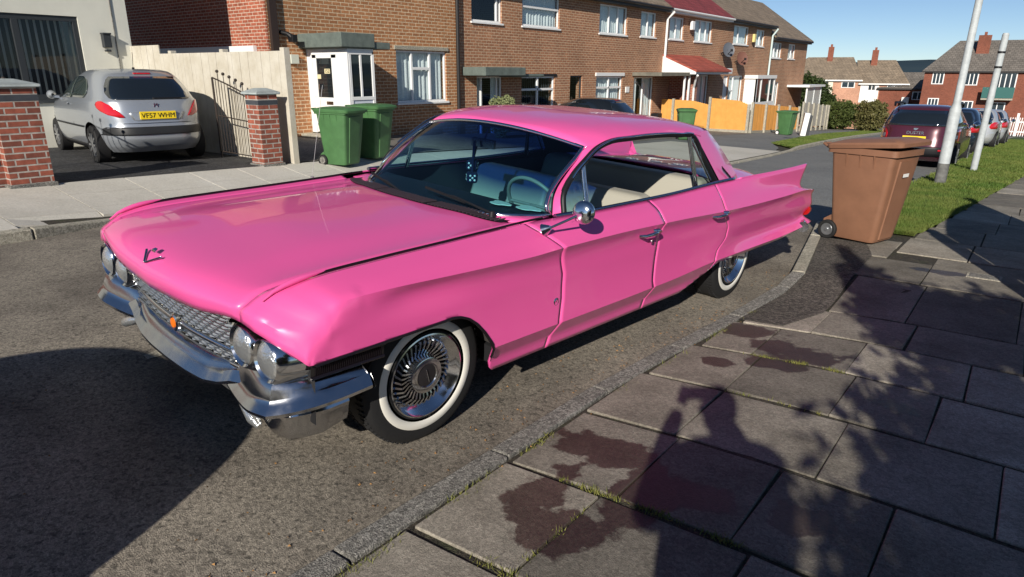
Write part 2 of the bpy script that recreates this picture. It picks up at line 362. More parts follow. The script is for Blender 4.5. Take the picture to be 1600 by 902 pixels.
# arch edge trim
for sg in (1, -1):
    b = MB(); P = []
    for u in list(np.linspace(-.63, 0, 12))+list(np.linspace(.02, .340, 26)):
        z = botz(u); sv = SEC(round(float(u), 4)); vs = [p[0] for p in sv[IDX[5]:rEnd+1]][::-1]; zs = [p[2] for p in sv[IDX[5]:rEnd+1]][::-1]
        P.append((sg*(interp(z, zs, vs)+.002), float(u), z))
    b.tube(P, .007, 6); b.build('wheel_arch_trim', PURPLE, car, smooth=50)
    b = MB(); G = []
    for k in range(17):
        a = math.pi*(.06+.90*k/16); G.append([(sg*.62, .02-.42*math.cos(a), .33+.36*math.sin(a)), (sg*.90, .02-.42*math.cos(a)*.98, .33+.34*math.sin(a))])
    b.grid(G); b.build('wheel_housing', mat('wheel_housing', (.035, .03, .028), rough=.9, bump=.5, bscale=30), car, smooth=50)
# blades along hood/fender seam
for sg in (1, -1):
    b = MB(); P = []
    for u in np.linspace(-.74, .86, 40):
        sv = SEC(round(float(u), 4)); a = np.array(sv[rS])*.35+np.array(sv[rRg])*.65; P.append((sg*a[0], a[1], a[2]+.008))
    b.tube([p for p in P if p[1] > -.60], .0062, 6); b.build('fender_blade', PURPLE, car, smooth=60)
    b = MB(); q = [p for p in P if -.76 < p[1] < -.44]; n = len(q)
    b.tube([(x+sg*.0, y, z+.004) for x, y, z in q], [.003+.009*math.sin(math.pi*k/(n-1))**.8 for k in range(n)], 8); b.build('blade_nose', PINK, car, smooth=60)
# belt moulding chrome
for sg in (1, -1):
    b = MB(); P = []
    for u in np.linspace(.93, 3.02, 50): p = SEC(round(float(u), 4))[rRg]; P.append((sg*(p[0]-.006), p[1], p[2]+.008))
    P += [(sg*.845, 3.10, .998), (sg*.80, 3.22, .995)]
    b.tube(P, [.013]*50+[.011, .008], 8); b.build('belt_moulding', mat('blue_chrome', (.35,.37,.45), rough=.15, metal=1) if sg == 1 else bpy.data.materials['blue_chrome'], car, smooth=60)
# ---- roof
RT = [(1.27, [(0,1.270,1.353), (.45,1.300,1.335), (.60,1.325,1.308), (.67,1.345,1.278), (.70,1.36,1.262)]),
      (1.34, [(0,1.36,1.382), (.45,1.375,1.366), (.61,1.39,1.335), (.69,1.40,1.298), (.715,1.41,1.285)]),
      (1.55, [(0,1.55,1.412), (.45,1.55,1.398), (.62,1.55,1.370), (.695,1.55,1.340), (.722,1.55,1.322)]),
      (1.90, [(0,1.90,1.435), (.45,1.90,1.421), (.63,1.90,1.393), (.70,1.90,1.365), (.728,1.90,1.347)]),
      (2.35, [(0,2.35,1.432), (.45,2.35,1.418), (.63,2.35,1.392), (.70,2.35,1.365), (.728,2.35,1.346)]),
      (2.62, [(0,2.62,1.418), (.45,2.62,1.406), (.63,2.62,1.382), (.70,2.62,1.352), (.728,2.62,1.322)]),
      (2.82, [(0,2.97,1.378), (.45,2.95,1.370), (.61,2.92,1.352), (.68,2.86,1.332), (.722,2.72,1.297)])]
RF = pchip([r[0] for r in RT], [r[1] for r in RT])
b = MB(); G = []
for u in np.linspace(1.27, 2.82, 34):
    pts, _ = section(list(RF(u)), [0]*5, [8, 5, 4, 3]); G.append(pts)
b.grid(G); b.mirror_x(); roof = b.build('roof', PINK, car, smooth=60, solid=.02, inner=DARK)
roof_inner = G
# C pillar panels (sail), each side
cf = lambda t: (lerp(.724, .825, t), lerp(2.60, 2.915, t), lerp(1.322, .975, t))
for sg in (1, -1):
    b = MB(); G = []
    for k in range(13):
        t = k/12; f0 = cf(t); re = (lerp(.672, .775, t), lerp(2.89, 3.33, t)+.03*math.sin(math.pi*t), lerp(1.340, .975, t)); rr = (lerp(.60, .66, t), lerp(2.935, 3.36, t)+.03*math.sin(math.pi*t), lerp(1.355, .985, t))
        mid = (lerp(.71, .815, t), lerp(f0[1], re[1], .55), lerp(f0[2], re[2], .5)+(.018 if t < .1 else 0)*(1-t*10))
        G.append([f0, mid, re, rr])
    b.grid([[(p[0]*sg, p[1], p[2]) for p in r] for r in G]); b.build('rear_pillar', PINK, car, smooth=45)
    b = MB(); b.grid([[((p[0]-.02)*sg, p[1]-(.01 if k_ > 1 else 0), p[2]-.01) for k_, p in enumerate(r)] for r in G]); b.build('pillar_trim', DARK, car, smooth=45)
    b = MB()
    for k in range(7):
        t = k/6; z0 = 1.07-.075*t; u0 = 2.935+.03*0+.135*t
        for q in (0,):
            b.bar((sg*(.806+.012*t), u0, z0+.022), (sg*(.812+.014*t), u0+.035, z0-.012), .006, .006)
    b.build('pillar_vent', BLACK, car)
# A pillars
AO = [(.80,1.03,.950), (.768,1.048,1.047), (.748,1.105,1.106), (.735,1.169,1.156), (.725,1.28,1.223), (.72,1.39,1.283), (.718,1.47,1.308)]
AW = [(.760,.985,.945), (.708,1.055,1.034), (.690,1.112,1.088), (.684,1.178,1.147), (.680,1.290,1.241), (.680,1.338,1.280), (.680,1.36,1.292)]
def catm(P, n):
    pts, _ = section([tuple(p) for p in P], [0]*len(P), [n]*(len(P)-1)); return pts
A1 = catm(AO, 5); A2 = catm(AW, 5)
for sg in (1, -1):
    b = MB(); G = [[(p[0]*sg, p[1], p[2]), ((p[0]+q[0])/2*sg+sg*.008, (p[1]+q[1])/2, (p[2]+q[2])/2), (q[0]*sg, q[1], q[2])] for p, q in zip(A1, A2)]
    b.grid(G); b.build('windscreen_pillar', PINK, car, smooth=50)
    b = MB(); b.grid([[(p[0]-sg*.018, p[1]+.006, p[2]-.004) for p in r] for r in G]); b.build('pillar_trim', DARK, car, smooth=50)
# windscreen
def WSP(s_, t):   # s -1..1, t 0..1
    ve = interp(t, [0, .1, .28, .5, .8, 1], [.757, .725, .704, .694, .684, .664]); v = s_*ve
    b0 = WB(v)[1:]; t0 = (1.268+.17*v*v, 1.350-.155*v*v)
    bu = .030*math.sin(math.pi*t)
    return (v, lerp(b0[0], t0[0], t)-bu*.5, lerp(b0[1], t0[1], t)+bu*.7)
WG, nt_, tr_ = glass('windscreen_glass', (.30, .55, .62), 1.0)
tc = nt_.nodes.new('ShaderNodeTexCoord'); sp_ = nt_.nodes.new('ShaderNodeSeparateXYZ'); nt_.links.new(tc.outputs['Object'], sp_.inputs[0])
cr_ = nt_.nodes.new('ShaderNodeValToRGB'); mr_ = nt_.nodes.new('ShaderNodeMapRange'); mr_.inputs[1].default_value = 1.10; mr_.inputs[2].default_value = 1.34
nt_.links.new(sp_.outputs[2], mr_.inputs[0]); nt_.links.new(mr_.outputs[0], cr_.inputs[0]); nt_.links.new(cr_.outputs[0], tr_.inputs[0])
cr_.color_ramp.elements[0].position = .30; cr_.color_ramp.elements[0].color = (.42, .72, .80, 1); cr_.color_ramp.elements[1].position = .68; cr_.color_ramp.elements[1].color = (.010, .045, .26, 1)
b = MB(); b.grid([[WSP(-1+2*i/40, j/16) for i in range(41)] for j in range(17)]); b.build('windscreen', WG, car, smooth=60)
b = MB(); per = [WSP(-1+2*i/30, 0) for i in range(31)]+[WSP(1, j/14) for j in range(1, 14)]+[WSP(1-2*i/30, 1) for i in range(31)]+[WSP(-1, 1-j/14) for j in range(1, 14)]
b.tube(per, .012, 8, closed=True); b.build('windscreen_trim', CHROME, car, smooth=60)
# rear glass
CG, _, _ = glass('clear_glass', (.80, .88, .86))
b = MB(); b.grid([[( s_*lerp(.60, .66, t), lerp(2.95, 3.36, t)+.05*(1-s_*s_), lerp(1.365, .99, t)+.03*math.sin(math.pi*t)+.012*(1-s_*s_)) for s_ in np.linspace(-1, 1, 15)] for t in np.linspace(0, 1, 9)]); b.build('rear_window', CG, car, smooth=60)
# side window surrounds (black rubber + chrome vent posts)
SW = [(.80,1.035,.955), (.770,1.055,1.045), (.750,1.112,1.103), (.738,1.176,1.153), (.728,1.285,1.220), (.722,1.39,1.278), (.72,1.50,1.310), (.722,1.75,1.328), (.724,2.05,1.336), (.724,2.35,1.330), (.720,2.585,1.308), (.76,2.73,1.14), (.80,2.87,.985)]
for sg in (1, -1):
    P = [(p[0]*sg, p[1], p[2]) for p in catm(SW, 5)]
    b = MB(); b.tube(P, .017, 8); b.build('window_surround', BLACK, car, smooth=60)
    b = MB(); b.tube([(x+sg*.016, y-.0, z+.012) for x, y, z in P[12:50]], .006, 6); b.build('drip_rail', CHROME, car, smooth=60)
    b = MB(); b.cyl((sg*.728, 1.255, 1.195), (sg*.80, 1.245, .955), .010, 8); b.cyl((sg*.730, 1.275, 1.20), (sg*.802, 1.265, .955), .006, 8)
    b.build('vent_window_post', CHROME, car, smooth=60)
    b = MB(); b.cyl((sg*.73, 2.50, 1.315), (sg*.80, 2.575, .975), .014, 8); b.cyl((sg*.73, 2.475, 1.315), (sg*.80, 2.55, .975), .006, 8); b.cyl((sg*.732, 2.52, 1.30), (sg*.80, 2.80, .985), .008, 8)
    b.build('quarter_window_post', CHROME, car, smooth=60)
    b = MB(); b.grid([[(sg*.80, 1.05, .96), (sg*.80, 1.245, .96)], [(sg*.768, 1.065, 1.05), (sg*.77, 1.25, 1.05)], [(sg*.745, 1.13, 1.11), (sg*.75, 1.252, 1.12)], [(sg*.736, 1.19, 1.155), (sg*.735, 1.254, 1.18)]]); b.build('vent_window', CG, car)
    b = MB(); b.grid([[(sg*.80, 2.585, .975), (sg*.805, 2.83, .985)], [(sg*.73, 2.515, 1.305), (sg*.735, 2.57, 1.30)]]); b.build('quarter_window', CG, car)
# ---- door furniture
for sg in (1, -1):
    for u in (1.66, 2.625):
        b = MB(); b.tube([(sg*.985, u-.105, .795), (sg*1.018, u-.08, .797), (sg*1.028, u, .802), (sg*1.02, u+.075, .806), (sg*.985, u+.09, .808)], [.008, .010, .012, .014, .012], 10)
        b.tube([(sg*1.0, u+.03, .812), (sg*1.025, u+.05, .815), (sg*1.0, u+.08, .815)], .012, 8); b.build('door_handle', CHROME, car, smooth=60)
    b = MB(); b.lathe([(0, .013), (.008, .012), (.01, 0)], (sg*.990, 1.705, .742), 'x', 14, sgn=sg); b.build('door_lock', CHROME, car, smooth=50)
    b = MB(); b.lathe([(0, .026), (.010, .024), (.014, .016), (.010, .012), (.012, 0)], (sg*.972, .795, .545), 'x', 18, sgn=sg); b.build('fender_badge', CHROME2, car, smooth=40)
# mirror, left only
b = MB(); b.tube([(.905, .735, .925), (.94, .745, .945)], [.035, .012], 12); b.tube([(.935, .74, .94), (1.02, .86, 1.01)], .007, 8)
b.build('mirror_arm', CHROME, car, smooth=50)
b = MB(); hd = Vector((.25, -.95, .10)).normalized(); c0 = Vector((1.035, .885, 1.025)); q = hd.to_track_quat('X', 'Z')
prof = [(-.010, 0), (-.010, .057), (0, .061), (.012, .058), (.022, .047), (.029, .026), (.032, 0)]; t_ = MB(); t_.lathe(prof, n=28); b.add([c0+q@Vector(p) for p in t_.v], t_.f); b.build('wing_mirror', CHROME, car, smooth=50)
# emblem V on hood, antenna on right fender
b = MB(); b.bar((-.075, -.800, .838), (-.012, -.838, .802), .010, .008); b.bar((.075, -.800, .838), (-.006, -.838, .802), .010, .008); b.hexa([(-.022,-.802,.842),(.018,-.802,.842),(.012,-.79,.85),(-.018,-.79,.85),(-.02,-.80,.852),(.016,-.80,.852),(.01,-.785,.858),(-.016,-.785,.858)]); b.build('hood_emblem', CHROME, car, bevel=.002)
b = MB(); b.cyl((-.86, .52, .90), (-.86, .52, .93), .012, 8); b.cyl((-.86, .52, .93), (-.845, .60, 1.50), .0014, 5); b.build('aerial', mat('dull_steel', (.30, .30, .31), rough=.5, metal=.6), car)
# ---- front face: dark backing, grille, lamps
b = MB(); G = []
for k in range(21):
    v = -.94+1.88*k/20; lz = interp(abs(v), [0, .40, .69, .775, .885, .94], [.690, .702, .728, .715, .664, .622]); lu = interp(abs(v), [0, .4, .69, .775, .885, .94], [-.832, -.812, -.772, -.765, -.715, -.67])
    G.append([(v, lu+.03, lz+.008), (v, -.62, lz-.0), (v, -.62, .34)])
b.grid(G); b.build('nose_backing', DARK, car)
b = MB()
gz = lambda v, t: lerp(.405+.02*(v/.5)**2, interp(abs(v), [0, .4, .6], [.690, .700, .715])+.003, t)
gu = lambda v, t: -.690-.012*(1-(v/.5)**2)-.045*t
nr, nc = 15, 30
for i in range(nr):
    for k in range(nc):
        v0, v1 = -.50+k/nc, -.50+(k+1)/nc; t0, t1 = i/nr, (i+.86)/nr; d0, d1 = (.016, 0) if (i+k//1) % 2 else (0, .016)
        b.grid([[(v0, gu(v0, t0)-.008+d0, gz(v0, t0)), (v1, gu(v1, t0)-.008+d1, gz(v1, t0))], [(v0, gu(v0, t1)+d0+.004, gz(v0, t1)), (v1, gu(v1, t1)+d1+.004, gz(v1, t1))]])
for i in range(nr+1):
    t = i/nr; b.tube([(v, gu(v, t)-.010, gz(v, t)) for v in np.linspace(-.50, .50, 15)], .0028, 4)
b.build('grille', GRILLE, car)
b = MB(); b.tube([(v, -.722+.03*(v/.5)**2, .505+.010*(v/.5)**2) for v in np.linspace(-.50, .50, 21)], .016, 10); b.tube([(v, -.70, .425+.03*(v/.5)**2) for v in np.linspace(-.52, .52, 15)], .012, 8); b.build('grille_bar', CHROME, car, smooth=60)
b = MB(); b.lathe([(0, .042), (.012, .040), (.016, .030), (.012, .028), (.012, 0)], (0, -.735, .503), 'y', 24, sgn=-1); o = b.build('grille_badge', CHROME, car, smooth=45)
b = MB(); b.lathe([(0, .024), (.006, .022), (.008, 0)], (0, -.748, .503), 'y', 20, sgn=-1); b.build('badge_centre', ORANGE, o, smooth=45)
for sg in (1, -1):
    for v, u, dz in ((.80, -.722, .598), (.612, -.722, .596)):
        hl = MB(); back = .12 if v > .7 else .10
        # bezel flares backwards and outwards under the fender lip
        pr = [(-.012, .074), (-.022, .084), (-.012, .094), (.03, .098), (back, .092)]
        b = MB(); b.lathe(pr, (sg*v, u, dz), 'y', 32)
        vs = []
        for (x, y, z) in b.v:
            k = max(0, (y-u-.0)/back); x2 = sg*(abs(x)+ (.035 if v > .7 else .01)*k) if True else x; vs.append((x2, y, z+.0*k))
        b.v = vs; o = b.build('headlight', CHROME, car, smooth=50)
        b = MB(); b.lathe([(-.008, .078), (-.020, .066), (-.034, .040), (-.040, 0)], (sg*v, u+.004, dz), 'y', 28); b.build('lens', LENS, o, smooth=60)
        b = MB(); b.lathe([(.03, .074), (.06, .05), (.065, 0)], (sg*v, u-.01, dz), 'y', 24); b.build('reflector', CHROME, o, smooth=60)
    # side lamp strip below the fender lip
    b = MB(); P = np.linspace(-.64, -.30, 18); G = [[(sg*(.946), u, .598), (sg*.941, u, .545)] for u in P]; b.grid(G)
    for u in np.linspace(-.62, -.32, 34): b.bar((sg*.948, u, .590), (sg*.943, u, .552), .0035, .004, 1)
    b.tube([(sg*.948, u, .600) for u in P], .006, 6, 1); b.tube([(sg*.943, u, .546) for u in P], .008, 6, 1); b.build('side_lamp', [mat('lamp_strip', (.05,.045,.045), rough=.35, metal=.6), PURPLE], car)
# ---- front bumper: sections swept along a path
def sweep(path, secs, name, m_, mir=True, smooth=35):
    """path: list of (v,u) ; secs: list of list of (out,z) per path point"""
    K = len(path); G = []
    nrm = []
    for i in range(K):
        a = np.array(path[max(i-1, 0)]); c = np.array(path[min(i+1, K-1)]); d = c-a; d = d/np.linalg.norm(d); nrm.append(np.array([d[1], -d[0]]) )
    for i in range(K):
        p = np.array(path[i]); n = nrm[i]
        G.append([(p[0]+n[0]*o, p[1]+n[1]*o, z) for o, z in secs[i]])
    for sg in ((1, -1) if mir == 2 else (1,)):
        b = MB(); b.grid([[(p[0]*sg, p[1], p[2]) for p in r] for r in G])
        if mir == 1: b.mirror_x()
        o = b.build(name, m_, car, smooth=smooth)
    return o
def bsec(zb, zt, k=1.0):   # pod section, from the top inner edge over the nose and under
    h = zt-zb
    pts = [(-.13*k, zt+.014), (-.06*k, zt+.010), (-.018*k, zt-.008), (.004*k, zt-.40*h), (.012*k, zb+.052), (.046*k, zb+.012), (.044*k, zb-.002), (0, zb-.012), (-.07, zb-.006)]
    q, _ = section([(a, z, 0) for a, z in pts], [0,0,0,0,1,1,1,0,0], [3]*8); return [(float(a[0]), float(a[1])) for a in q]
pp = [(.395,-.665), (.45,-.690), (.55,-.715), (.66,-.740), (.76,-.757), (.845,-.750), (.905,-.665), (.945,-.53), (.968,-.40)]
zb = [.395, .375, .372, .378, .388, .400, .420, .440, .462]; zt = [.44, .485, .515, .530, .532, .530, .528, .528, .525]
PP, _ = section([(a, b_, 0) for a, b_ in pp], [0,0,0,0,0,1,0,0,0], [3]*8); ZB = np.interp(np.linspace(0, 8, 25), range(9), zb); ZT = np.interp(np.linspace(0, 8, 25), range(9), zt)
sweep([(p[0], p[1]) for p in PP], [bsec(a, c) for a, c in zip(ZB, ZT)], 'bumper_pod', CHROME2, 2, 30)
b = MB(); pass
for sg in (1, -1): b = MB(); b.add([(sg*(.978+o*1), -.40, z) for o, z in bsec(.462, .525)], [tuple(range(len(bsec(.462,.525))))]); b.build('bumper_end', CHROME2, car)
cp = [(0,-.755), (.18,-.752), (.32,-.742), (.42,-.728), (.50,-.712), (.58,-.70)]; czb = [.335, .337, .343, .365, .395, .41]; czt = [.435, .437, .442, .458, .475, .485]
PP, _ = section([(a, b_, 0) for a, b_ in cp], [0]*6, [4]*5); ZB = np.interp(np.linspace(0, 5, 21), range(6), czb); ZT = np.interp(np.linspace(0, 5, 21), range(6), czt)
sweep([(p[0], p[1]) for p in PP], [bsec(a, c, .8) for a, c in zip(ZB, ZT)], 'bumper_centre', CHROME2, 1, 30)
# lower valance with parking lamp
vp_ = [(.48,-.655), (.60,-.685), (.74,-.705), (.85,-.685), (.915,-.58), (.935,-.47)]
def vsec(zt_, zb_): return [(-.05, zt_), (.0, zt_-.004), (.012, zt_-.03), (.004, zt_-.05), (.002, zb_+.05), (-.012, zb_+.012), (-.03, zb_+.002), (-.10, zb_)]
PP, _ = section([(a, b_, 0) for a, b_ in vp_], [0,0,0,1,0,0], [3]*5)
VB = np.interp(np.linspace(0, 5, 16), range(6), [.31, .262, .238, .240, .262, .30]); VT = np.interp(np.linspace(0, 5, 16), range(6), [.375, .375, .38, .395, .415, .43])
sweep([(p[0], p[1]) for p in PP], [vsec(a, c) for a, c in zip(VT, VB)], 'lower_bumper', CHROME2, 2, 40)
b = MB(); b.box(-.46, .46, -.67, -.60, .27, .34); b.build('front_apron', mat('apron_metal', (.25,.25,.25), rough=.4, metal=.8), car)
for sg in (1, -1):
    b = MB(); b.tube([(sg*.53, -.705, .345), (sg*.58, -.722, .325), (sg*.66, -.732, .292), (sg*.70, -.728, .272)], [.014, .024, .026, .014], 10); b.build('parking_lamp', LENS, car, smooth=60)
# ---- wheels
TY = [(-.10, .205), (-.105, .23), (-.108, .28), (-.100, .325), (-.085, .338), (-.04, .343), (0, .344), (.04, .343), (.085, .338), (.098, .325), (.104, .31), (.106, .285), (.107, .270)]
def wheel(x, y, sg, steer=0):
    r = empty('wheel', (x, y, .335)); r.parent = car; r.rotation_euler = (0, 0, steer+(0 if sg > 0 else math.pi))
    b = MB(); b.lathe(TY+[(.107, .268)], n=56)
    b.lathe([(.105, .216), (.100, .208), (.05, .200)], n=56)
    for k in range(72):  # tread blocks
        a = 2*math.pi*k/72
        for xx in (-.075, -.045, .045, .075): 
            c, s_ = math.cos(a), math.sin(a); b.bar((xx-.010, .340*c, .340*s_), (xx+.010, .340*c, .340*s_), .010, .012, 0, (0, c, s_))
    b.build('tyre', RUBBER, r, smooth=35)
    b = MB(); b.lathe([(.107, .268), (.1105, .264), (.1105, .232), (.106, .227)], n=64); b.build('whitewall', WHITEWALL, r, smooth=50)
    b = MB(); b.lathe([(.100, .208), (.110, .206), (.112, .200), (.104, .194), (.096, .186), (.070, .160), (.060, .152)], n=64)
    b.lathe([(.058, .098), (.085, .092), (.106, .087), (.109, .080), (.109, .058), (.104, .054)], n=48)
    o = b.build('hubcap', CHROME, r, smooth=40)
    b = MB(); b.lathe([(.055, .156), (.050, .12), (.055, .09)], n=40); b.build('hubcap_recess', DARK, o, smooth=60)
    b = MB()
    for k in range(34):
        a = 2*math.pi*k/34; a2 = a+.20; P_w = [Vector((.070, .158*math.cos(a), .158*math.sin(a))), Vector((.078, .128*math.cos((a+a2)/2+.03), .128*math.sin((a+a2)/2+.03))), Vector((.066, .094*math.cos(a2), .094*math.sin(a2)))]
        for p_, q_ in zip(P_w[:-1], P_w[1:]): b.bar(p_, q_, .0085, .010, 0, (1, 0, 0))
    b.build('hubcap_vanes', CHROME, o)
    b = MB(); b.lathe([(.104, .056), (.106, .050), (.107, 0)], n=32); o2 = b.build('hub_centre', mat('hub_black', (.02, .018, .02), rough=.3) if 'hub_black' not in bpy.data.materials else bpy.data.materials['hub_black'], o, smooth=50)
    b = MB(); b.bar((.110, -.010, .034), (.110, .010, -.034), .005, .006, 0, (1,0,0)); b.build('hub_emblem', CHROME, o, bevel=.001)
    return r
wheel(.775, 0, 1, R_(-1.5)); wheel(-.775, 0, -1, 0); wheel(.775, 3.289, 1); wheel(-.775, 3.289, -1)
# ---- interior
b = MB(); b.box(-.86, .86, .95, 2.95, .36, .40); b.box(-.885, -.86, 1.0, 2.9, .36, .93); b.box(.86, .885, 1.0, 2.9, .36, .93); b.box(-.84, .84, 2.93, 3.3, .6, .93); b.build('cabin_floor', mat('cabin_dark', (.03, .03, .04), rough=.8), car)
b = MB(); G = []
for k in range(25):
    v = -.757+1.514*k/24; w_ = WB(v); G.append([(v, w_[1]+.03, w_[2]-.012), (v, max(w_[1]+.06, .95), w_[2]+.0), (v, 1.10-.03*v*v, .925), (v, 1.14-.03*v*v, .88), (v, 1.12, .66)])
b.grid(G); b.build('dashboard', DASH, car, smooth=40)
b = MB()
for c, r in (((.40, .955+.0, .945), .062), ((.585, .985, .948), .070)):
    vs = []; n = 24
    for k in range(n):
        a = 2*math.pi*k/n; rr = r*(1+.14*math.sin(3*a+1)+.08*math.cos(5*a)); vs.append((c[0]+rr*math.cos(a)*1.1, c[1]+rr*math.sin(a)*.75, c[2]))
    b.poly(vs, (0, 0, .004))
b.build('dash_sticker', mat('sticker', (.66, .78, .58), rough=.5, col2=(.95, .97, .92), vscale=45), car)
def cushion(name, x0, x1, y0, y1, z0, z1, lean=0, mm_=CREAM):
    b = MB(); b.hexa([(x0,y0,z0),(x1,y0,z0),(x1,y1,z0),(x0,y1,z0),(x0+.01,y0+lean,z1),(x1-.01,y0+lean,z1),(x1-.01,y1+lean,z1),(x0+.01,y1+lean,z1)])
    return b.build(name, mm_, car, bevel=.045)
cushion('front_seat', -.82, .82, 1.42, 1.98, .45, .64); cushion('front_seat_back', .02, .76, 1.80, 1.97, .60, .955, .12); cushion('front_seat_back', -.76, -.0, 1.80, 1.97, .60, .955, .12)
cushion('rear_seat', -.82, .82, 2.35, 2.85, .45, .66); cushion('rear_seat_back', -.76, .76, 2.62, 2.80, .62, .995, .14)
b = MB(); c0 = Vector((.41, 1.26, .90)); ax = Vector((0, .86, .50)).normalized(); uu = Vector((1,0,0)); vv = ax.cross(uu)
b.tube([c0+(uu*math.cos(a)+vv*math.sin(a))*.205 for a in np.linspace(0, 2*math.pi, 41)[:-1]], .012, 8, closed=True)
b.cyl(c0+uu*.2, c0-uu*.2, .010, 8); b.cyl(c0, c0-vv*.2*math.copysign(1, vv.z), .010, 8); b.cyl(c0-ax*.02, c0+Vector((0,-.30,-.12)), .03, 10); b.build('steering_wheel', mat('wheel_cream', (.24, .25, .23), rough=.4), car, smooth=60)
b = MB(); b.box(-.16, .04, 1.255, 1.275, 1.19, 1.245); b.cyl((-.06, 1.27, 1.235), (-.06, 1.31, 1.32), .008, 8); o = b.build('rear_view_mirror', CHROME, car, bevel=.006)
b = MB(); b.grid([[(p[0]*.97*s__, p[1], p[2]-.028) for p in rr] for s__ in (1,) for rr in roof_inner]); b.mirror_x(); b.build('headlining', mat('headlining', (.20, .20, .22), rough=.8), car, smooth=60)
# dice hang in the cabin: things of their own
DICE = mat('fluffy_navy', (.008, .010, .045), rough=1.0, bump=.6, bscale=200)
cm = car.matrix_world
for k, (x, y, z) in enumerate(((-.125, 1.24, 1.07), (-.085, 1.20, 1.00))):
    d = empty('fluffy_dice'); d.matrix_world = cm @ Matrix.Translation((x, y, z)) @ Matrix.Rotation(.5+.4*k, 4, 'Z')
    b = MB(); b.box(-.035, .035, -.035, .035, -.035, .035); b.build('die', DICE, d, bevel=.015)
    b = MB()
    for s1 in (-1, 1):
        for (p, q) in ((.014, .014), (-.014, -.014), (0, 0), (.014, -.014), (-.014, .014)):
            b.lathe([(.0355, .0065), (.0378, 0)], (0, p, q), 'x', 10, sgn=s1)
            bb = MB(); bb.lathe([(.0355, .0065), (.0378, 0)], (p, 0, q), 'y', 10, sgn=s1); b.add(bb.v, bb.f)
    b.build('dots', WPLASTIC, d)
    b = MB(); b.cyl((0, 0, .03), (.02-.01*k, .03, 1.21-z+.02), .009, 6); b.build('cord', DICE, d)
    tag(d, ('navy fluffy die with white dots hanging higher from the pink car mirror', 'navy fluffy die with white dots hanging lowest from the pink car mirror')[k], 'fluffy dice', 'dice hanging behind the windscreen')
# wipers
for v0, v1 in ((.60, .02), (-.05, -.62)):
    b = MB(); p0 = Vector(WSP(v0/.80, 0))+Vector((0, -.045, .012)); p1 = Vector(WSP(v1/.79, .10 if v0 > 0 else .06))+Vector((0, -.01, .018)); pm = p0.lerp(p1, .55)+Vector((0, -.0, .012))
    b.tube([p0, pm, p1.lerp(p0, .3)], [.008, .006, .004], 6); b.bar(p1, p1.lerp(p0, .62)+Vector((0,0,.004)), .008, .014); b.lathe([(-.02, .02), (.012, .016), (.016, 0)], tuple(p0), 'z', 12)
    b.build('wiper', BLACK, car, smooth=50)
# ================================================================ GROUND
def base(y):
    if y < 8: return -.02812*y
    if y < 40: return -.02812*y-.00045*(y-8)**2
    if y < 95: return -1.5856-.0569*(y-40)
    return -4.715-.0569*55*(1-math.exp(-(y-95)/55))*.8
KL = lambda y: interp(y, [-6, 2, 3.3, 7, 9, 12, 15, 19, 22, 27.6, 50, 78], [-7.6, -7.73, -8.08, -8.2, -8.0, -6.5, -5.50, -5.62, -5.85, -6.3, -8.0, -10.5])
KR = lambda y: interp(y, [-6, 3.3, 4.4, 5.85, 6.1, 8.85, 16, 20, 60, 78], [-1.765, -1.745, -1.65, -1.545, -1.53, -2.0, -1.73, -1.66, -1.5, 0.5])
RAISE = lambda y: interp(y, [-6, 5.6, 6.1, 200], [0, 0, 1, 1])
def H(x, y):
    l, r = KL(y), KR(y)
    if x < l-.06:
        R = interp(y, [0, 10, 18, 40], [1, 1, .45, .40]); e = interp(y, [-6, 2.9, 3.3, 60], [.085, .085, .035, .04])
        return base(y)+lerp(e, .28*R, min(1, (l-x)/max(.5, l+9.7)))
    if x > r+.06:
        e = lerp(-.058, .035, RAISE(y)); return base(y)+lerp(e, .01+.03*RAISE(y), min(1, (x-r)/.9))
    return base(y)+min(-.0608*(x-CX), .03*(x-l)-.01)
def strip(mb, y0, y1, xl, xr, ny, nx, off=0, mi=0):
    f0 = xl if callable(xl) else (lambda y: xl); f1 = xr if callable(xr) else (lambda y: xr); G = []
    for y in np.linspace(y0, y1, ny+1):
        y = float(y); G.append([(lerp(f0(y), f1(y), i/nx), y, H(lerp(f0(y), f1(y), i/nx), y)+off) for i in range(nx+1)])
    mb.grid(G, mi)
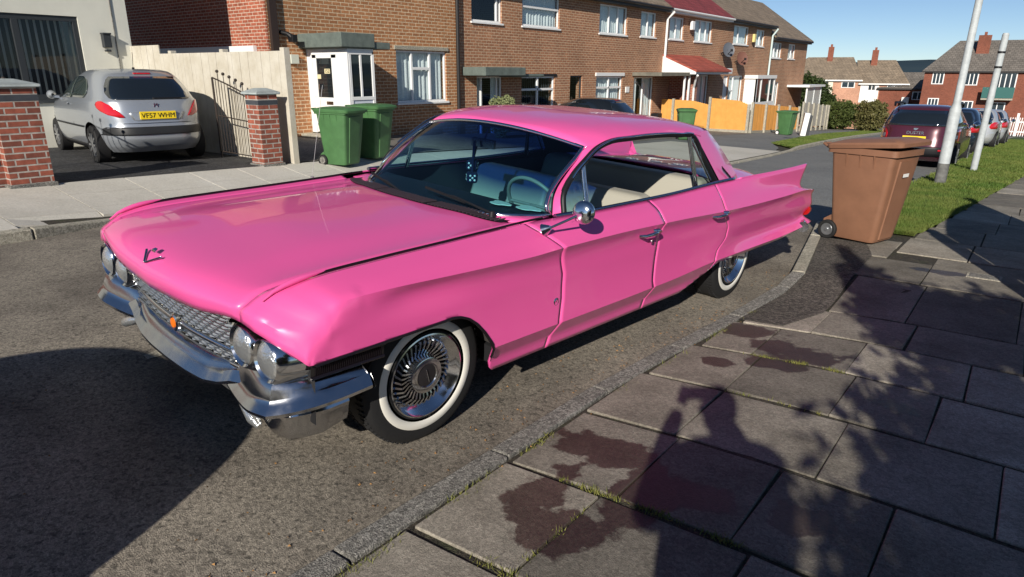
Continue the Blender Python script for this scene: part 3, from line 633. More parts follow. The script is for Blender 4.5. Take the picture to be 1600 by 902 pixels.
# --- ground materials
def groundmat(name, cols, scale=1.2, grain=180, gstr=.35, rough=.9, speck=None, wetness=None, bump=.5, crack=0):
    M = bpy.data.materials.new(name); M.use_nodes = True; nt = M.node_tree; N = nt.nodes; L = nt.links; b = N['Principled BSDF']; b.inputs['Roughness'].default_value = rough
    g = N.new('ShaderNodeNewGeometry'); P = g.outputs['Position']
    n1 = N.new('ShaderNodeTexNoise'); n1.inputs['Scale'].default_value = scale; n1.inputs['Detail'].default_value = 10; n1.inputs['Roughness'].default_value = .68; L.new(P, n1.inputs['Vector'])
    cr = N.new('ShaderNodeValToRGB'); L.new(n1.outputs['Fac'], cr.inputs[0]); el = cr.color_ramp.elements
    for i, c in enumerate(cols):
        p = .3+.4*i/(len(cols)-1)
        if i < 2: el[i].position = p; el[i].color = (*c, 1)
        else: e = el.new(p); e.color = (*c, 1)
    n2 = N.new('ShaderNodeTexNoise'); n2.inputs['Scale'].default_value = grain; n2.inputs['Detail'].default_value = 3; L.new(P, n2.inputs['Vector'])
    v = N.new('ShaderNodeTexVoronoi'); v.inputs['Scale'].default_value = grain*.45; L.new(P, v.inputs['Vector'])
    mr = N.new('ShaderNodeMapRange'); mr.inputs[1].default_value = .35; mr.inputs[2].default_value = .65; mr.inputs[3].default_value = 1-gstr; mr.inputs[4].default_value = 1+gstr; L.new(n2.outputs['Fac'], mr.inputs[0])
    mv = N.new('ShaderNodeMapRange'); mv.inputs[1].default_value = 0; mv.inputs[2].default_value = 1; mv.inputs[3].default_value = 1-gstr; mv.inputs[4].default_value = 1+gstr*1.1; sc = N.new('ShaderNodeSeparateColor'); L.new(v.outputs['Color'], sc.inputs[0]); L.new(sc.outputs[0], mv.inputs[0])
    mm = N.new('ShaderNodeMath'); mm.operation = 'MULTIPLY'; L.new(mr.outputs[0], mm.inputs[0]); L.new(mv.outputs[0], mm.inputs[1])
    sx = N.new('ShaderNodeVectorMath'); sx.operation = 'SCALE'; L.new(cr.outputs[0], sx.inputs[0]); L.new(mm.outputs[0], sx.inputs['Scale']); out = sx.outputs[0]
    if speck:   # dark pits
        n3 = N.new('ShaderNodeTexNoise'); n3.inputs['Scale'].default_value = speck; n3.inputs['Detail'].default_value = 5; n3.inputs['Roughness'].default_value = .7; L.new(P, n3.inputs['Vector'])
        m3 = N.new('ShaderNodeMapRange'); m3.inputs[1].default_value = .38; m3.inputs[2].default_value = .46; m3.inputs[3].default_value = .45; m3.inputs[4].default_value = 1; L.new(n3.outputs['Fac'], m3.inputs[0])
        s3 = N.new('ShaderNodeVectorMath'); s3.operation = 'SCALE'; L.new(out, s3.inputs[0]); L.new(m3.outputs[0], s3.inputs['Scale']); out = s3.outputs[0]
    if wetness: # list of (x,y,r) oily stains
        acc = None
        nw = N.new('ShaderNodeTexNoise'); nw.inputs['Scale'].default_value = 3.2; nw.inputs['Detail'].default_value = 8; nw.inputs['Roughness'].default_value = .62; L.new(P, nw.inputs['Vector'])
        for (x, y, rx, ry) in wetness:
            su = N.new('ShaderNodeVectorMath'); su.operation = 'SUBTRACT'; L.new(P, su.inputs[0]); su.inputs[1].default_value = (x, y, 0)
            mu = N.new('ShaderNodeVectorMath'); mu.operation = 'MULTIPLY'; L.new(su.outputs[0], mu.inputs[0]); mu.inputs[1].default_value = (1/rx, 1/ry, 0)
            le = N.new('ShaderNodeVectorMath'); le.operation = 'LENGTH'; L.new(mu.outputs[0], le.inputs[0])
            if acc is None: acc = le.outputs['Value']
            else: mn = N.new('ShaderNodeMath'); mn.operation = 'MINIMUM'; L.new(acc, mn.inputs[0]); L.new(le.outputs['Value'], mn.inputs[1]); acc = mn.outputs[0]
        sb = N.new('ShaderNodeMath'); sb.operation = 'MULTIPLY_ADD'; L.new(nw.outputs['Fac'], sb.inputs[0]); sb.inputs[1].default_value = 3.0; L.new(acc, sb.inputs[2])
        ms_ = N.new('ShaderNodeMapRange'); ms_.inputs[1].default_value = 2.30; ms_.inputs[2].default_value = 2.44; ms_.inputs[3].default_value = 1; ms_.inputs[4].default_value = 0; L.new(sb.outputs[0], ms_.inputs[0])
        mx = N.new('ShaderNodeMix'); mx.data_type = 'RGBA'; L.new(ms_.outputs[0], mx.inputs[0]); L.new(out, mx.inputs[6])
        dk = N.new('ShaderNodeVectorMath'); dk.operation = 'MULTIPLY'; L.new(out, dk.inputs[0]); dk.inputs[1].default_value = (.30, .245, .235); L.new(dk.outputs[0], mx.inputs[7]); out = mx.outputs[2]
        mr4 = N.new('ShaderNodeMapRange'); mr4.inputs[3].default_value = rough; mr4.inputs[4].default_value = .46; L.new(ms_.outputs[0], mr4.inputs[0]); L.new(mr4.outputs[0], b.inputs['Roughness'])
    L.new(out, b.inputs['Base Color'])
    bp = N.new('ShaderNodeBump'); bp.inputs['Strength'].default_value = bump; bp.inputs['Distance'].default_value = .006; L.new(mm.outputs[0], bp.inputs['Height']); L.new(bp.outputs[0], b.inputs['Normal'])
    return M
ROAD_OLD = groundmat('worn_tarmac', [(.085,.072,.058), (.17,.148,.12), (.255,.225,.182), (.14,.124,.102)], 0.75, 210, .34, speck=34, bump=.5)
ROAD_FAR = groundmat('grey_tarmac', [(.13,.132,.132), (.165,.168,.165), (.19,.19,.185)], .8, 120, .22, speck=None, bump=.4)
stains = [(-1.30, 4.45, .26, .17), (-1.05, 4.22, .30, .22), (-1.05, 3.95, .20, .13), (-1.28, 2.42, .26, .16), (-.98, 2.15, .16, .30), (-1.33, 1.98, .12, .26), (-1.12, 1.74, .16, .17), (-.80, 2.28, .18, .13), (-.45, 7.0, .28, .10), (-1.30, 3.75, .12, .1), (-.35, 3.7, .12, .07), (-.45, 2.4, .14, .12)]
SLAB = groundmat('concrete_slab', [(.125,.112,.090), (.205,.185,.152), (.27,.245,.205)], 2.4, 190, .22, speck=None, wetness=stains, bump=.4)
SLABP = groundmat('pale_concrete', [(.45,.43,.375), (.53,.505,.445), (.58,.555,.50)], .9, 120, .07, speck=None, bump=.15)
KERB = groundmat('kerb_stone', [(.15,.145,.135), (.22,.21,.19), (.27,.26,.24)], 2.5, 160, .5, bump=.9)
KERBP = groundmat('pale_kerb', [(.30,.28,.22), (.42,.39,.32)], 3, 120, .3, bump=.6)
PATCH = groundmat('dark_patch', [(.060,.052,.045), (.10,.088,.075), (.13,.115,.10)], 1.6, 140, .6, speck=22, bump=.9)
DRIVE = groundmat('black_block_drive', [(.018,.018,.02), (.035,.035,.038), (.055,.053,.05)], 2.0, 60, .6, bump=.8)
SOIL = groundmat('joint_soil', [(.025,.022,.015), (.05,.042,.03), (.035,.045,.015)], 8, 120, .5, bump=.9)
EARTH = groundmat('earth', [(.05,.06,.02), (.07,.085,.028), (.10,.11,.04)], .5, 40, .4, bump=.5)
GRASSB = groundmat('grass_base', [(.035,.065,.012), (.055,.095,.018), (.085,.115,.03)], 1.3, 60, .5, bump=.8)
# far ground sheet
b = MB(); G = []
for y in [-60, -20, -8, 0, 8, 16, 24, 32, 40, 50, 60, 70, 80, 90, 100, 130, 170, 250, 400, 800, 1800]:
    G.append([(x, y, base(y)-.25) for x in (-1500, -300, -100, -60, -40, -20, -10, -5, 0, 5, 20, 60, 100, 300, 1500)])
b.grid(G); tag(b.build('ground', EARTH, smooth=60), kind='structure')
b = MB(); G = []
for i, d in enumerate((1300, 1700, 2200, 2600)):
    G.append([(-3200+6400*k/60, d, (-60, 12, 30, 44)[i]+(0 if i == 0 else (3*math.sin(k*.7)+2*math.sin(k*1.9+1)))-(0 if i else 0)) for k in range(61)])
b.grid(G); tag(b.build('hills', mat('hill_haze_blue', (.035,.06,.085), rough=1, spec=0, col2=(.05,.075,.09), vscale=.01), smooth=60), kind='structure')  # blue of the distance haze is put into the hill colour
# roads
b = MB(); strip(b, -6, 9.4, lambda y: KL(y)-.05, lambda y: KR(y)+.05, 120, 26); tag(b.build('road', ROAD_OLD, smooth=60), kind='structure')
b = MB(); strip(b, 9.4, 78, KL, KR, 110, 20); b.grid([[(x, y, base(y)) for x in (-80, -40, -10.5, .5, 20, 60)] for y in (78, 80, 82, 84)]); tag(b.build('road', ROAD_FAR, smooth=60), kind='structure')
# near pavement bed
b = MB(); strip(b, -6, 9.2, lambda y: KR(y)+.13, 1.0, 60, 6, -.012); tag(b.build('pavement_bed', SOIL), kind='structure')
# slabs
rnd = random.Random(5)
b = MB()
rows = [(-2.2,-1.62,0,0),(-1.6,-1.0,0,.2),(-.98,-.40,0,-.1),(-.38,.22,0,.15),(.24,.84,0,0),(.86,1.44,0,.25),(1.47,2.05,0,0),(2.075,2.69,0,-.01),(2.72,3.34,0,.03),(3.37,3.99,0,0),(4.02,4.63,0,.2),(4.66,5.25,0,.05)]
cuts = {7: [-1.52,-1.06,-.60,-.17,.45], 8: [-1.52,-1.10,-.47,.155,.76], 9: [-1.52,-1.10,-.57,-.145,.46], 6: [-1.53,-1.12,-.52,.08,.68], 10: [-1.5,-1.17,-.63,-.05,.55], 11: [-1.5,-.98,-.42,.2,.8]}
def slab(b, x0, x1, y0, y1, th=.05, gap=.0045, tilt=True, off=0, mi=0):
    dz = [rnd.uniform(-.004, .004) if tilt else 0 for _ in range(4)]; x0 += gap; x1 -= gap; y0 += gap; y1 -= gap
    skx = [rnd.uniform(-.006, .006) for _ in range(4)]
    c = [(x0+skx[0], y0), (x1+skx[1], y0), (x1+skx[2], y1), (x0+skx[3], y1)]
    b.hexa([(x, y, H(x, y)+off-th) for x, y in c]+[(x, y, H(x, y)+off+dz[i]) for i, (x, y) in enumerate(c)], mi)
for i, (y0, y1, _, sh) in enumerate(rows):
    cs = cuts.get(i, [-1.52, -1.0+sh, -.45+sh, .1+sh, .65+sh])
    cs[0] = KR((y0+y1)/2)+.15
    for x0, x1 in zip(cs[:-1], cs[1:]): slab(b, x0, x1, y0, y1, mi=rnd.choice((0, 0, 1, 2)))
    slab(b, cs[-1], cs[-1]+.5, y0, y1)
def shade(m_, k, name):
    m2 = m_.copy(); m2.name = name
    for n in m2.node_tree.nodes:
        if n.type == 'VALTORGB':
            for e in n.color_ramp.elements: e.color = tuple(c*k for c in e.color[:3])+(1,)
    return m2
SLAB2 = shade(SLAB, 1.38, 'concrete_slab_pale'); SLAB3 = shade(SLAB, .72, 'concrete_slab_dark')
tag(b.build('pavement', [SLAB, SLAB2, SLAB3], bevel=.006), kind='structure')
# larger concrete bays, path beyond and tarmac patches
b = MB()
for x0, x1, y0, y1, mi in [(-1.02,-.50,5.28,6.35,0),(-.50,.15,5.28,6.35,2),(.15,.95,5.28,6.35,0),(-1.10,-.55,6.40,7.25,2),(-.55,.2,6.40,7.6,0),(.2,.95,6.4,7.6,2),(-1.28,-.95,7.3,8.2,0)]: slab(b, x0, x1, y0, y1, mi=mi, gap=.005)
for k in range(24):
    y0 = 7.65+k*.92; xl = interp(y0+.4, [7.6, 8.6, 11.1, 17.9, 30, 60], [-.93, -.92, -.67, -.10, .3, .5])
    slab(b, xl, xl+.62, y0, y0+.92, mi=rnd.choice((0, 1, 2)), gap=.006); slab(b, xl+.62, xl+1.5, y0, y0+.92, mi=rnd.choice((0, 0, 1)), gap=.006)
slab(b, -1.86, -.95, 7.85, 8.25, mi=1, gap=.004)
slab(b, -1.86, -1.30, 8.27, 8.6, mi=0, gap=.004)
tag(b.build('footpath', [SLAB, SLAB2, SLAB3], bevel=.005), kind='structure')
b = MB(); strip(b, 4.7, 7.9, lambda y: KR(y)+.13, lambda y: interp(y, [4.7, 5.2, 7.3, 7.9], [-1.18, -1.02, -1.08, -1.25]), 20, 6, .002); tag(b.build('tarmac_patch', PATCH), kind='structure')
# kerbs near side
def kerbrun(name, ys, mats, w=.125, depth=.16, face=lambda y: 0, pale=()):
    b = MB()
    for k, (y0, y1) in enumerate(zip(ys[:-1], ys[1:])):
        a, c = y0+.004, y1-.004; x0, x1 = KR(a), KR(c)
        zt = lambda x, y: base(y)+lerp(-.052, .045, RAISE(y))
        dz = rnd.uniform(-.004, .004)
        b.hexa([(x0, a, zt(x0, a)-depth), (x0+w, a, zt(x0, a)-depth), (x1+w, c, zt(x1, c)-depth), (x1, c, zt(x1, c)-depth),
                (x0+.012, a, zt(x0, a)+dz), (x0+w, a, zt(x0, a)+.006+dz), (x1+w, c, zt(x1, c)+.006+dz), (x1+.012, c, zt(x1, c)+dz)], 1 if k in pale else 0)
    return tag(b.build(name, mats, bevel=.012), kind='structure')
kerbrun('kerb', [-6, -5.1, -4.2, -3.3, -2.4, -1.5, -.6, .3, 1.2, 2.1, 3.0, 3.9, 4.8, 5.75, 6.1, 7.0, 7.9, 8.85], [KERB, KERBP], pale=(14, 15, 16))
kerbrun('verge_kerb', [8.85+.92*k for k in range(0, 56)], [KERB, KERBP])
# left kerb and pavement
b = MB()
y = -6
while y < 60:
    y2 = y+.92
    a, c = y+.004, y2-.004; x0, x1 = KL(a), KL(c); e = lambda y_: interp(y_, [-6, 2.6, 3.3, 21.5, 22.6, 60], [.10, .10, .03, .03, .09, .09])
    b.hexa([(x0-.13, a, base(a)-.12), (x0, a, base(a)-.12), (x1, c, base(c)-.12), (x1-.13, c, base(c)-.12),
            (x0-.13, a, base(a)+e(a)+.006), (x0-.012, a, base(a)+e(a)), (x1-.012, c, base(c)+e(c)), (x1-.13, c, base(c)+e(c)+.006)]); y = y2
tag(b.build('far_kerb', KERB if False else KERBP, bevel=.02), kind='structure')
b = MB(); rnd = random.Random(9)
y = -5.9; k = 0
while y < 13.0:
    dy = .9 if y < 4.6 or y > 7.5 else .75
    xs = [-9.72, -9.05, -8.45, -7.9]; xs = [x+.2*((k % 2)-.5) if 0 < i < 3 else x for i, x in enumerate(xs)]
    for x0, x1 in zip(xs[:-1], xs[1:]):
        x1 = min(x1, KL(y+.45)-.14)
        if x1-x0 > .1: slab(b, x0, x1, y, y+dy, gap=.006, tilt=False)
    if KL(y+.45) > -7.8: slab(b, -7.9, KL(y+.45)-.14, y, y+dy, gap=.006, tilt=False)
    y += dy; k += 1
tag(b.build('far_pavement', SLABP), kind='structure')
b = MB(); strip(b, -6, 78, -9.8, lambda y: KL(y)-.12, 120, 8, -.03); tag(b.build('far_pavement_bed', SOIL), kind='structure')
b = MB(); strip(b, 13.0, 20.5, -9.3, lambda y: KL(y)-.13, 14, 6, .004); tag(b.build('concrete_apron', SLABP), kind='structure')
b = MB(); strip(b, 20.4, 36, -10.6, lambda y: interp(y, [20.4, 21.8, 23.7, 36], [-6.0, -6.3, -7.1, -8.4]), 26, 8, .006); strip(b, 13, 22.5, -11.2, -9.3, 10, 4, .006); strip(b, 36, 70, lambda y: -10.6-.04*(y-36), lambda y: -8.4-.06*(y-36), 26, 4, .006); tag(b.build('tarmac_footway', ROAD_FAR), kind='structure')
# yards in front of the houses
b = MB(); strip(b, -6, 9.6, -24, -9.72, 30, 12, 0); tag(b.build('driveway', DRIVE), kind='structure')
b = MB(); strip(b, 6.8, 29.9, -14.6, -9.76, 30, 8, .012); strip(b, 29.9, 56, -14.6, -10.0, 30, 8, .012); tag(b.build('front_yard', groundmat('yard_concrete', [(.12,.11,.095), (.18,.165,.14), (.22,.2,.17)], 1.2, 90, .35, speck=16)), kind='structure')
b = MB(); strip(b, 8.8, 60, lambda y: KR(y)+.12, lambda y: interp(y, [8.3, 8.6, 11.1, 17.9, 30, 60], [-1.3, -.92, -.67, -.10, .3, .5]), 90, 8, .012)
b.grid([[(x, y, H(min(x, -1.35), y)+.012) for x in (KR(y)+.12, -1.6, -1.3)] for y in (8.62, 8.75, 8.86)])
strip(b, 22.3, 70, lambda y: interp(y, [22.3, 23.7, 36, 70], [-6.1, -7.1, -8.4, -10.4]), lambda y: KL(y)-.13, 80, 6, .012)
tag(b.build('verge', GRASSB), kind='structure')
def blades(name, pts, hgt, m_, width=.006, seed=1, lab=None):
    r = np.random.RandomState(seed); n = len(pts); pts = np.array(pts); a = r.uniform(0, 6.283, n); h = hgt*r.uniform(.5, 1.3, n); ln = r.normal(0, .45, (n, 2))*h[:, None]
    w_ = width*r.uniform(.6, 1.4, n); dx = np.cos(a)*w_; dy = np.sin(a)*w_
    V = np.empty((n, 3, 3)); V[:, 0] = pts+np.stack([dx, dy, 0*dx], 1); V[:, 1] = pts-np.stack([dx, dy, 0*dx], 1); V[:, 2] = pts+np.stack([ln[:, 0], ln[:, 1], h], 1)
    me = bpy.data.meshes.new(name); me.from_pydata(V.reshape(-1, 3).tolist(), [], [(3*i, 3*i+1, 3*i+2) for i in range(n)]); me.materials.append(m_)
    o = bpy.data.objects.new(name, me); COL.objects.link(o); return o
GRASS = mat('grass_blade', (.055,.115,.018), rough=.6, spec=.2, col2=(.17,.19,.05), vscale=1.6)
r_ = np.random.RandomState(3); pts = []
vx = lambda y: interp(y, [8.3, 8.6, 11.1, 17.9, 30, 60], [-1.3, -.92, -.67, -.10, .3, .5])
for _ in range(95000):
    y = 8.65+40*r_.rand()**2.6; x0, x1 = KR(y)+.12, vx(y)+.03
    if y < 8.9: x1 = min(x1, -.9)
    x = lerp(x0, x1, r_.rand()); pts.append((x, y, H(x, y)+.008))
for _ in range(30000):
    y = 22.3+36*r_.rand()**1.6; x0, x1 = interp(y, [22.3, 23.7, 36, 70], [-6.1, -7.1, -8.4, -10.4]), KL(y)-.13; x = lerp(x0, x1, r_.rand()); pts.append((x, y, H(x, y)+.008))
P_ = np.array(pts); near = P_[:, 1] < 14
tag(blades('grass', P_[near], .045, GRASS, .0045, 1), 'short green verge grass beside the path and along the far kerb', 'grass', kind='stuff')
tag(blades('grass', P_[~near], .06, GRASS, .011, 2), 'short green grass of the verges further down the street', 'grass', kind='stuff')
# weeds in the paving joints
pts = []
def weeds(x0, y0, x1, y1, n, spread=.014):
    for _ in range(n):
        t = r_.rand(); x = lerp(x0, x1, t)+r_.normal(0, spread); y = lerp(y0, y1, t)+r_.normal(0, spread)
        if r_.rand() < .5+.5*math.sin(t*19+x0*7): pts.append((x, y, H(x, y)-.008))
weeds(-1.58, .6, -1.59, 2.4, 900, .016); weeds(-1.57, 3.0, -1.45, 5.0, 350, .012); weeds(-1.5+.17, 2.07, -.55, 2.07, 800, .012); weeds(-1.12, 1.47, -1.12, 2.0, 120); weeds(-1.25, 4.0, -.6, 4.0, 420, .009); weeds(-1.3, 1.46, -1.0, 1.46, 220); weeds(-1.1, 3.35, -.5, 3.35, 100, .008)
weeds(-1.95, 8.6, -1.75, 9.3, 400, .07)
tag(blades('weeds', pts, .022, mat('weed_green', (.10,.13,.02), rough=.7, col2=(.22,.20,.05), vscale=30), .0022, 4), 'yellow green moss and weeds in the pavement joints', 'weeds', kind='stuff')
# small litter and leaves along the gutter
pts = []
for _ in range(380):
    y = r_.uniform(.3, 6.5); x = KR(y)-abs(r_.normal(0, .22))-.01; pts.append((x, y, H(x, y)+.002))
for _ in range(90):
    y = r_.uniform(.4, 5.5); x = r_.uniform(-4, -1.4); pts.append((x, y, H(x, y)+.002))
tag(blades('leaf_litter', pts, .007, mat('dead_leaf', (.10,.05,.02), rough=.8, col2=(.45,.24,.08), vscale=20), .006, 6), 'scattered dry leaf bits and grit along the gutter', 'litter', kind='stuff')
b = MB(); b.v = []; q_ = [(-3.785,1.50),(-3.72,1.49),(-3.715,1.56),(-3.73,1.63),(-3.785,1.66),(-3.80,1.58)]; b.add([(x, y, H(x, y)+.004) for x, y in q_], [tuple(range(6))]); tag(b.build('paint_mark', KERBP), kind='structure')
# drain cover on pavement
b = MB(); c = (-.14, 7.05); b.box(c[0]-.13, c[0]+.13, c[1]-.09, c[1]+.09, H(*c)-.01, H(*c)+.006); b.box(c[0]-.11, c[0]+.11, c[1]-.07, c[1]+.07, H(*c), H(*c)+.009, 1)
tag(b.build('utility_cover', [KERBP, KERB]), 'small square concrete utility cover set into the pavement', 'utility cover')

# ================================================================ HOUSES
BR_A = brickmat('brick_brown', (.45,.20,.085), (.34,.145,.06), (.62,.47,.31), dirt=.22, bw=.26, rh=.0865, ms=.011)
BR_B = brickmat('brick_terrace', (.41,.185,.095), (.30,.135,.072), (.55,.39,.26), dirt=.25, bw=.26, rh=.0865, ms=.011)
BR_R = brickmat('brick_red', (.40,.11,.06), (.28,.075,.04), (.55,.42,.33))
BR_FAR = brickmat('brick_far', (.56,.29,.19), (.48,.24,.16), (.55,.38,.28), ms=.006)
BR_FR = brickmat('brick_far_red', (.25,.075,.045), (.20,.06,.035), (.24,.12,.08), ms=.006)
UPVC = mat('white_upvc', (.80,.80,.79), rough=.35)
RENDER = mat('cream_render', (.66,.65,.57), rough=.85, var=.06, vscale=1.5, bump=.15, bscale=60)
def tilemat(name, c1, c2, w_=.33, h_=.30):
    M = bpy.data.materials.new(name); M.use_nodes = True; nt = M.node_tree; N = nt.nodes; L = nt.links; b = N['Principled BSDF']; b.inputs['Roughness'].default_value = .8
    tc = N.new('ShaderNodeUVMap'); br = N.new('ShaderNodeTexBrick'); br.inputs['Scale'].default_value = 1; br.inputs['Brick Width'].default_value = w_; br.inputs['Row Height'].default_value = h_; br.inputs['Mortar Size'].default_value = .012; br.inputs['Mortar Smooth'].default_value = .6
    br.inputs['Color1'].default_value = (*c1, 1); br.inputs['Color2'].default_value = (*c2, 1); br.inputs['Mortar'].default_value = (*[c*.45 for c in c1], 1); L.new(tc.outputs[0], br.inputs['Vector'])
    g = N.new('ShaderNodeNewGeometry'); n = N.new('ShaderNodeTexNoise'); n.inputs['Scale'].default_value = 1.3; n.inputs['Detail'].default_value = 9; n.inputs['Roughness'].default_value = .75; L.new(g.outputs['Position'], n.inputs['Vector'])
    mr = N.new('ShaderNodeMapRange'); mr.inputs[1].default_value = .3; mr.inputs[2].default_value = .7; mr.inputs[3].default_value = .7; mr.inputs[4].default_value = 1.3; L.new(n.outputs['Fac'], mr.inputs[0])
    s_ = N.new('ShaderNodeVectorMath'); s_.operation = 'SCALE'; L.new(br.outputs['Color'], s_.inputs[0]); L.new(mr.outputs[0], s_.inputs['Scale']); L.new(s_.outputs[0], b.inputs['Base Color'])
    bp = N.new('ShaderNodeBump'); bp.invert = True; bp.inputs['Strength'].default_value = 1; bp.inputs['Distance'].default_value = .03; L.new(br.outputs['Fac'], bp.inputs['Height']); L.new(bp.outputs[0], b.inputs['Normal'])
    return M
TILE_B = tilemat('tiles_brown', (.20,.155,.11), (.26,.20,.145)); TILE_R = tilemat('tiles_red', (.20,.035,.04), (.25,.045,.05)); TILE_R2 = tilemat('tiles_orange_red', (.34,.075,.05), (.40,.09,.06)); TILE_F = tilemat('tiles_far', (.21,.165,.12), (.27,.21,.15)); TILE_G = tilemat('tiles_grey', (.14,.125,.11), (.18,.16,.14))
FLATR = mat('felt_grey_green', (.12,.145,.13), rough=.8, var=.25, vscale=5)
def add_uv(o, f):
    me = o.data; uv = me.uv_layers.new(name='UVMap')
    for li, l in enumerate(me.loops): uv.data[li].uv = f(me.vertices[l.vertex_index].co)
PANE = mat('window_pane', (.012,.018,.022), rough=.03, spec=.9); PANE2 = mat('window_pane_far', (.03,.045,.06), rough=.05, spec=.8)
PG, _, _ = glass('house_glass', (.80,.86,.88), .9)
CURT = mat('net_curtain', (.86,.88,.86), rough=.9, var=.12, vscale=20); CURTD = mat('room_dark', (.012,.013,.015), rough=.9); BLIND = mat('blind_slats', (.62,.66,.70), rough=.7)
DGREY = mat('anthracite_frame', (.03,.034,.038), rough=.45)
def wallbox(b, A, D, holes, u0, u1, z0, z1, th=.28, mi=0):
    """wall through A along unit vector D (xy), thickness behind (to the left of D), rectangular holes (u0,u1,z0,z1)"""
    us = sorted({u0, u1, *[h[0] for h in holes], *[h[1] for h in holes]}); zs = sorted({z0, z1, *[h[2] for h in holes], *[h[3] for h in holes]})
    Nn = (-D[1], D[0])
    def P(u, d, z): return (A[0]+D[0]*u+Nn[0]*d, A[1]+D[1]*u+Nn[1]*d, z)
    inside = lambda u, z: any(h[0] < u < h[1] and h[2] < z < h[3] for h in holes)
    for i in range(len(us)-1):
        for j in range(len(zs)-1):
            um, zm = (us[i]+us[i+1])/2, (zs[j]+zs[j+1])/2
            if inside(um, zm): continue
            b.add([P(us[i],0,zs[j]), P(us[i+1],0,zs[j]), P(us[i+1],0,zs[j+1]), P(us[i],0,zs[j+1])], [(0,1,2,3)], mi)
            b.add([P(us[i],th,zs[j]), P(us[i+1],th,zs[j]), P(us[i+1],th,zs[j+1]), P(us[i],th,zs[j+1])], [(3,2,1,0)], mi)
    for h in holes:
        for (a, c) in (((h[0],h[2]),(h[1],h[2])), ((h[1],h[2]),(h[1],h[3])), ((h[1],h[3]),(h[0],h[3])), ((h[0],h[3]),(h[0],h[2]))):
            b.add([P(a[0],0,a[1]), P(c[0],0,c[1]), P(c[0],th,c[1]), P(a[0],th,a[1])], [(0,1,2,3)], mi)
def framed(parent, A, D, u0, u1, z0, z1, cols, trans=(), fm=None, inset=.05, curtain='net', sill=True, name='window', fw_=.055, seed=0, glassm=None):
    """window with frame, mullions at fractions, panes and whatever hangs behind"""
    fm = fm or UPVC; Nn = (-D[1], D[0])
    P = lambda u, d, z: (A[0]+D[0]*u+Nn[0]*d, A[1]+D[1]*u+Nn[1]*d, z)
    b = MB(); i0, i1 = inset, inset+.06
    def bx(ua, ub, za, zb_, da=i0, db=i1): b.hexa([P(ua,da,za),P(ub,da,za),P(ub,db,za),P(ua,db,za),P(ua,da,zb_),P(ub,da,zb_),P(ub,db,zb_),P(ua,db,zb_)])
    bx(u0, u1, z0, z0+fw_); bx(u0, u1, z1-fw_, z1); bx(u0, u0+fw_, z0+fw_, z1-fw_); bx(u1-fw_, u1, z0+fw_, z1-fw_)
    W_ = u1-u0
    for c in cols: bx(u0+W_*c-fw_*.6, u0+W_*c+fw_*.6, z0+fw_, z1-fw_, i0-.012, i1)
    for (ca, cb, cz) in trans: bx(u0+W_*ca+fw_*.5, u0+W_*cb-fw_*.5, z0+(z1-z0)*cz-fw_*.7, z0+(z1-z0)*cz+fw_*.7, i0-.012, i1)
    if sill: b.hexa([P(u0-.05,-.05,z0-.06),P(u1+.05,-.05,z0-.06),P(u1+.05,i0,z0-.05),P(u0-.05,i0,z0-.05),P(u0-.05,-.05,z0-.005),P(u1+.05,-.05,z0-.005),P(u1+.05,i0,z0+.012),P(u0-.05,i0,z0+.012)])
    o = b.build(name, fm, parent, bevel=.006)
    b = MB(); b.add([P(u0+.03,i0+.035,z0+.03),P(u1-.03,i0+.035,z0+.03),P(u1-.03,i0+.035,z1-.03),P(u0+.03,i0+.035,z1-.03)], [(0,1,2,3)]); b.build('pane', glassm or PG, o)
    b = MB(); b.hexa([P(u0,.9,z0-.1),P(u1,.9,z0-.1),P(u1,.95,z0-.1),P(u0,.95,z0-.1),P(u0,.9,z1+.1),P(u1,.9,z1+.1),P(u1,.95,z1+.1),P(u0,.95,z1+.1)])
    b.build('room_behind', CURTD, o)
    if curtain:
        b = MB(); rr = random.Random(seed); G = []
        if curtain in ('net', 'half'):
            n = max(16, int(W_*26))
            for zz in (z0+.03, z1-.03):
                G.append([P(lerp(u0+.03, u1-.03, k/n), i1+.07+.025*math.sin(k*1.35+rr.random()*.2)+.012*math.sin(k*.37), zz) for k in range(n+1)])
            if curtain == 'half': n2 = int(n*.34); G1 = [g_[:n2] for g_ in G]; G2 = [g_[-n2:] for g_ in G]; b.grid(G1); b.grid(G2)
            else: b.grid(G)
            b.build('curtain', CURT, o, smooth=80)
        else:
            n = int(W_/.115)
            for k in range(n):
                u = lerp(u0+.05, u1-.05, (k+.5)/n); b.add([P(u-.035, i1+.05, z0+.04), P(u+.022, i1+.10, z0+.04), P(u+.022, i1+.10, z1-.05), P(u-.035, i1+.05, z1-.05)], [(0,1,2,3)])
            b.build('blind', BLIND if curtain == 'blind' else mat('dark_blind', (.25,.26,.26), rough=.7), o)
    return o
FX = -14.5
AF, DF = (FX, 0), (0, 1)      # facade line: u = y, behind = -x
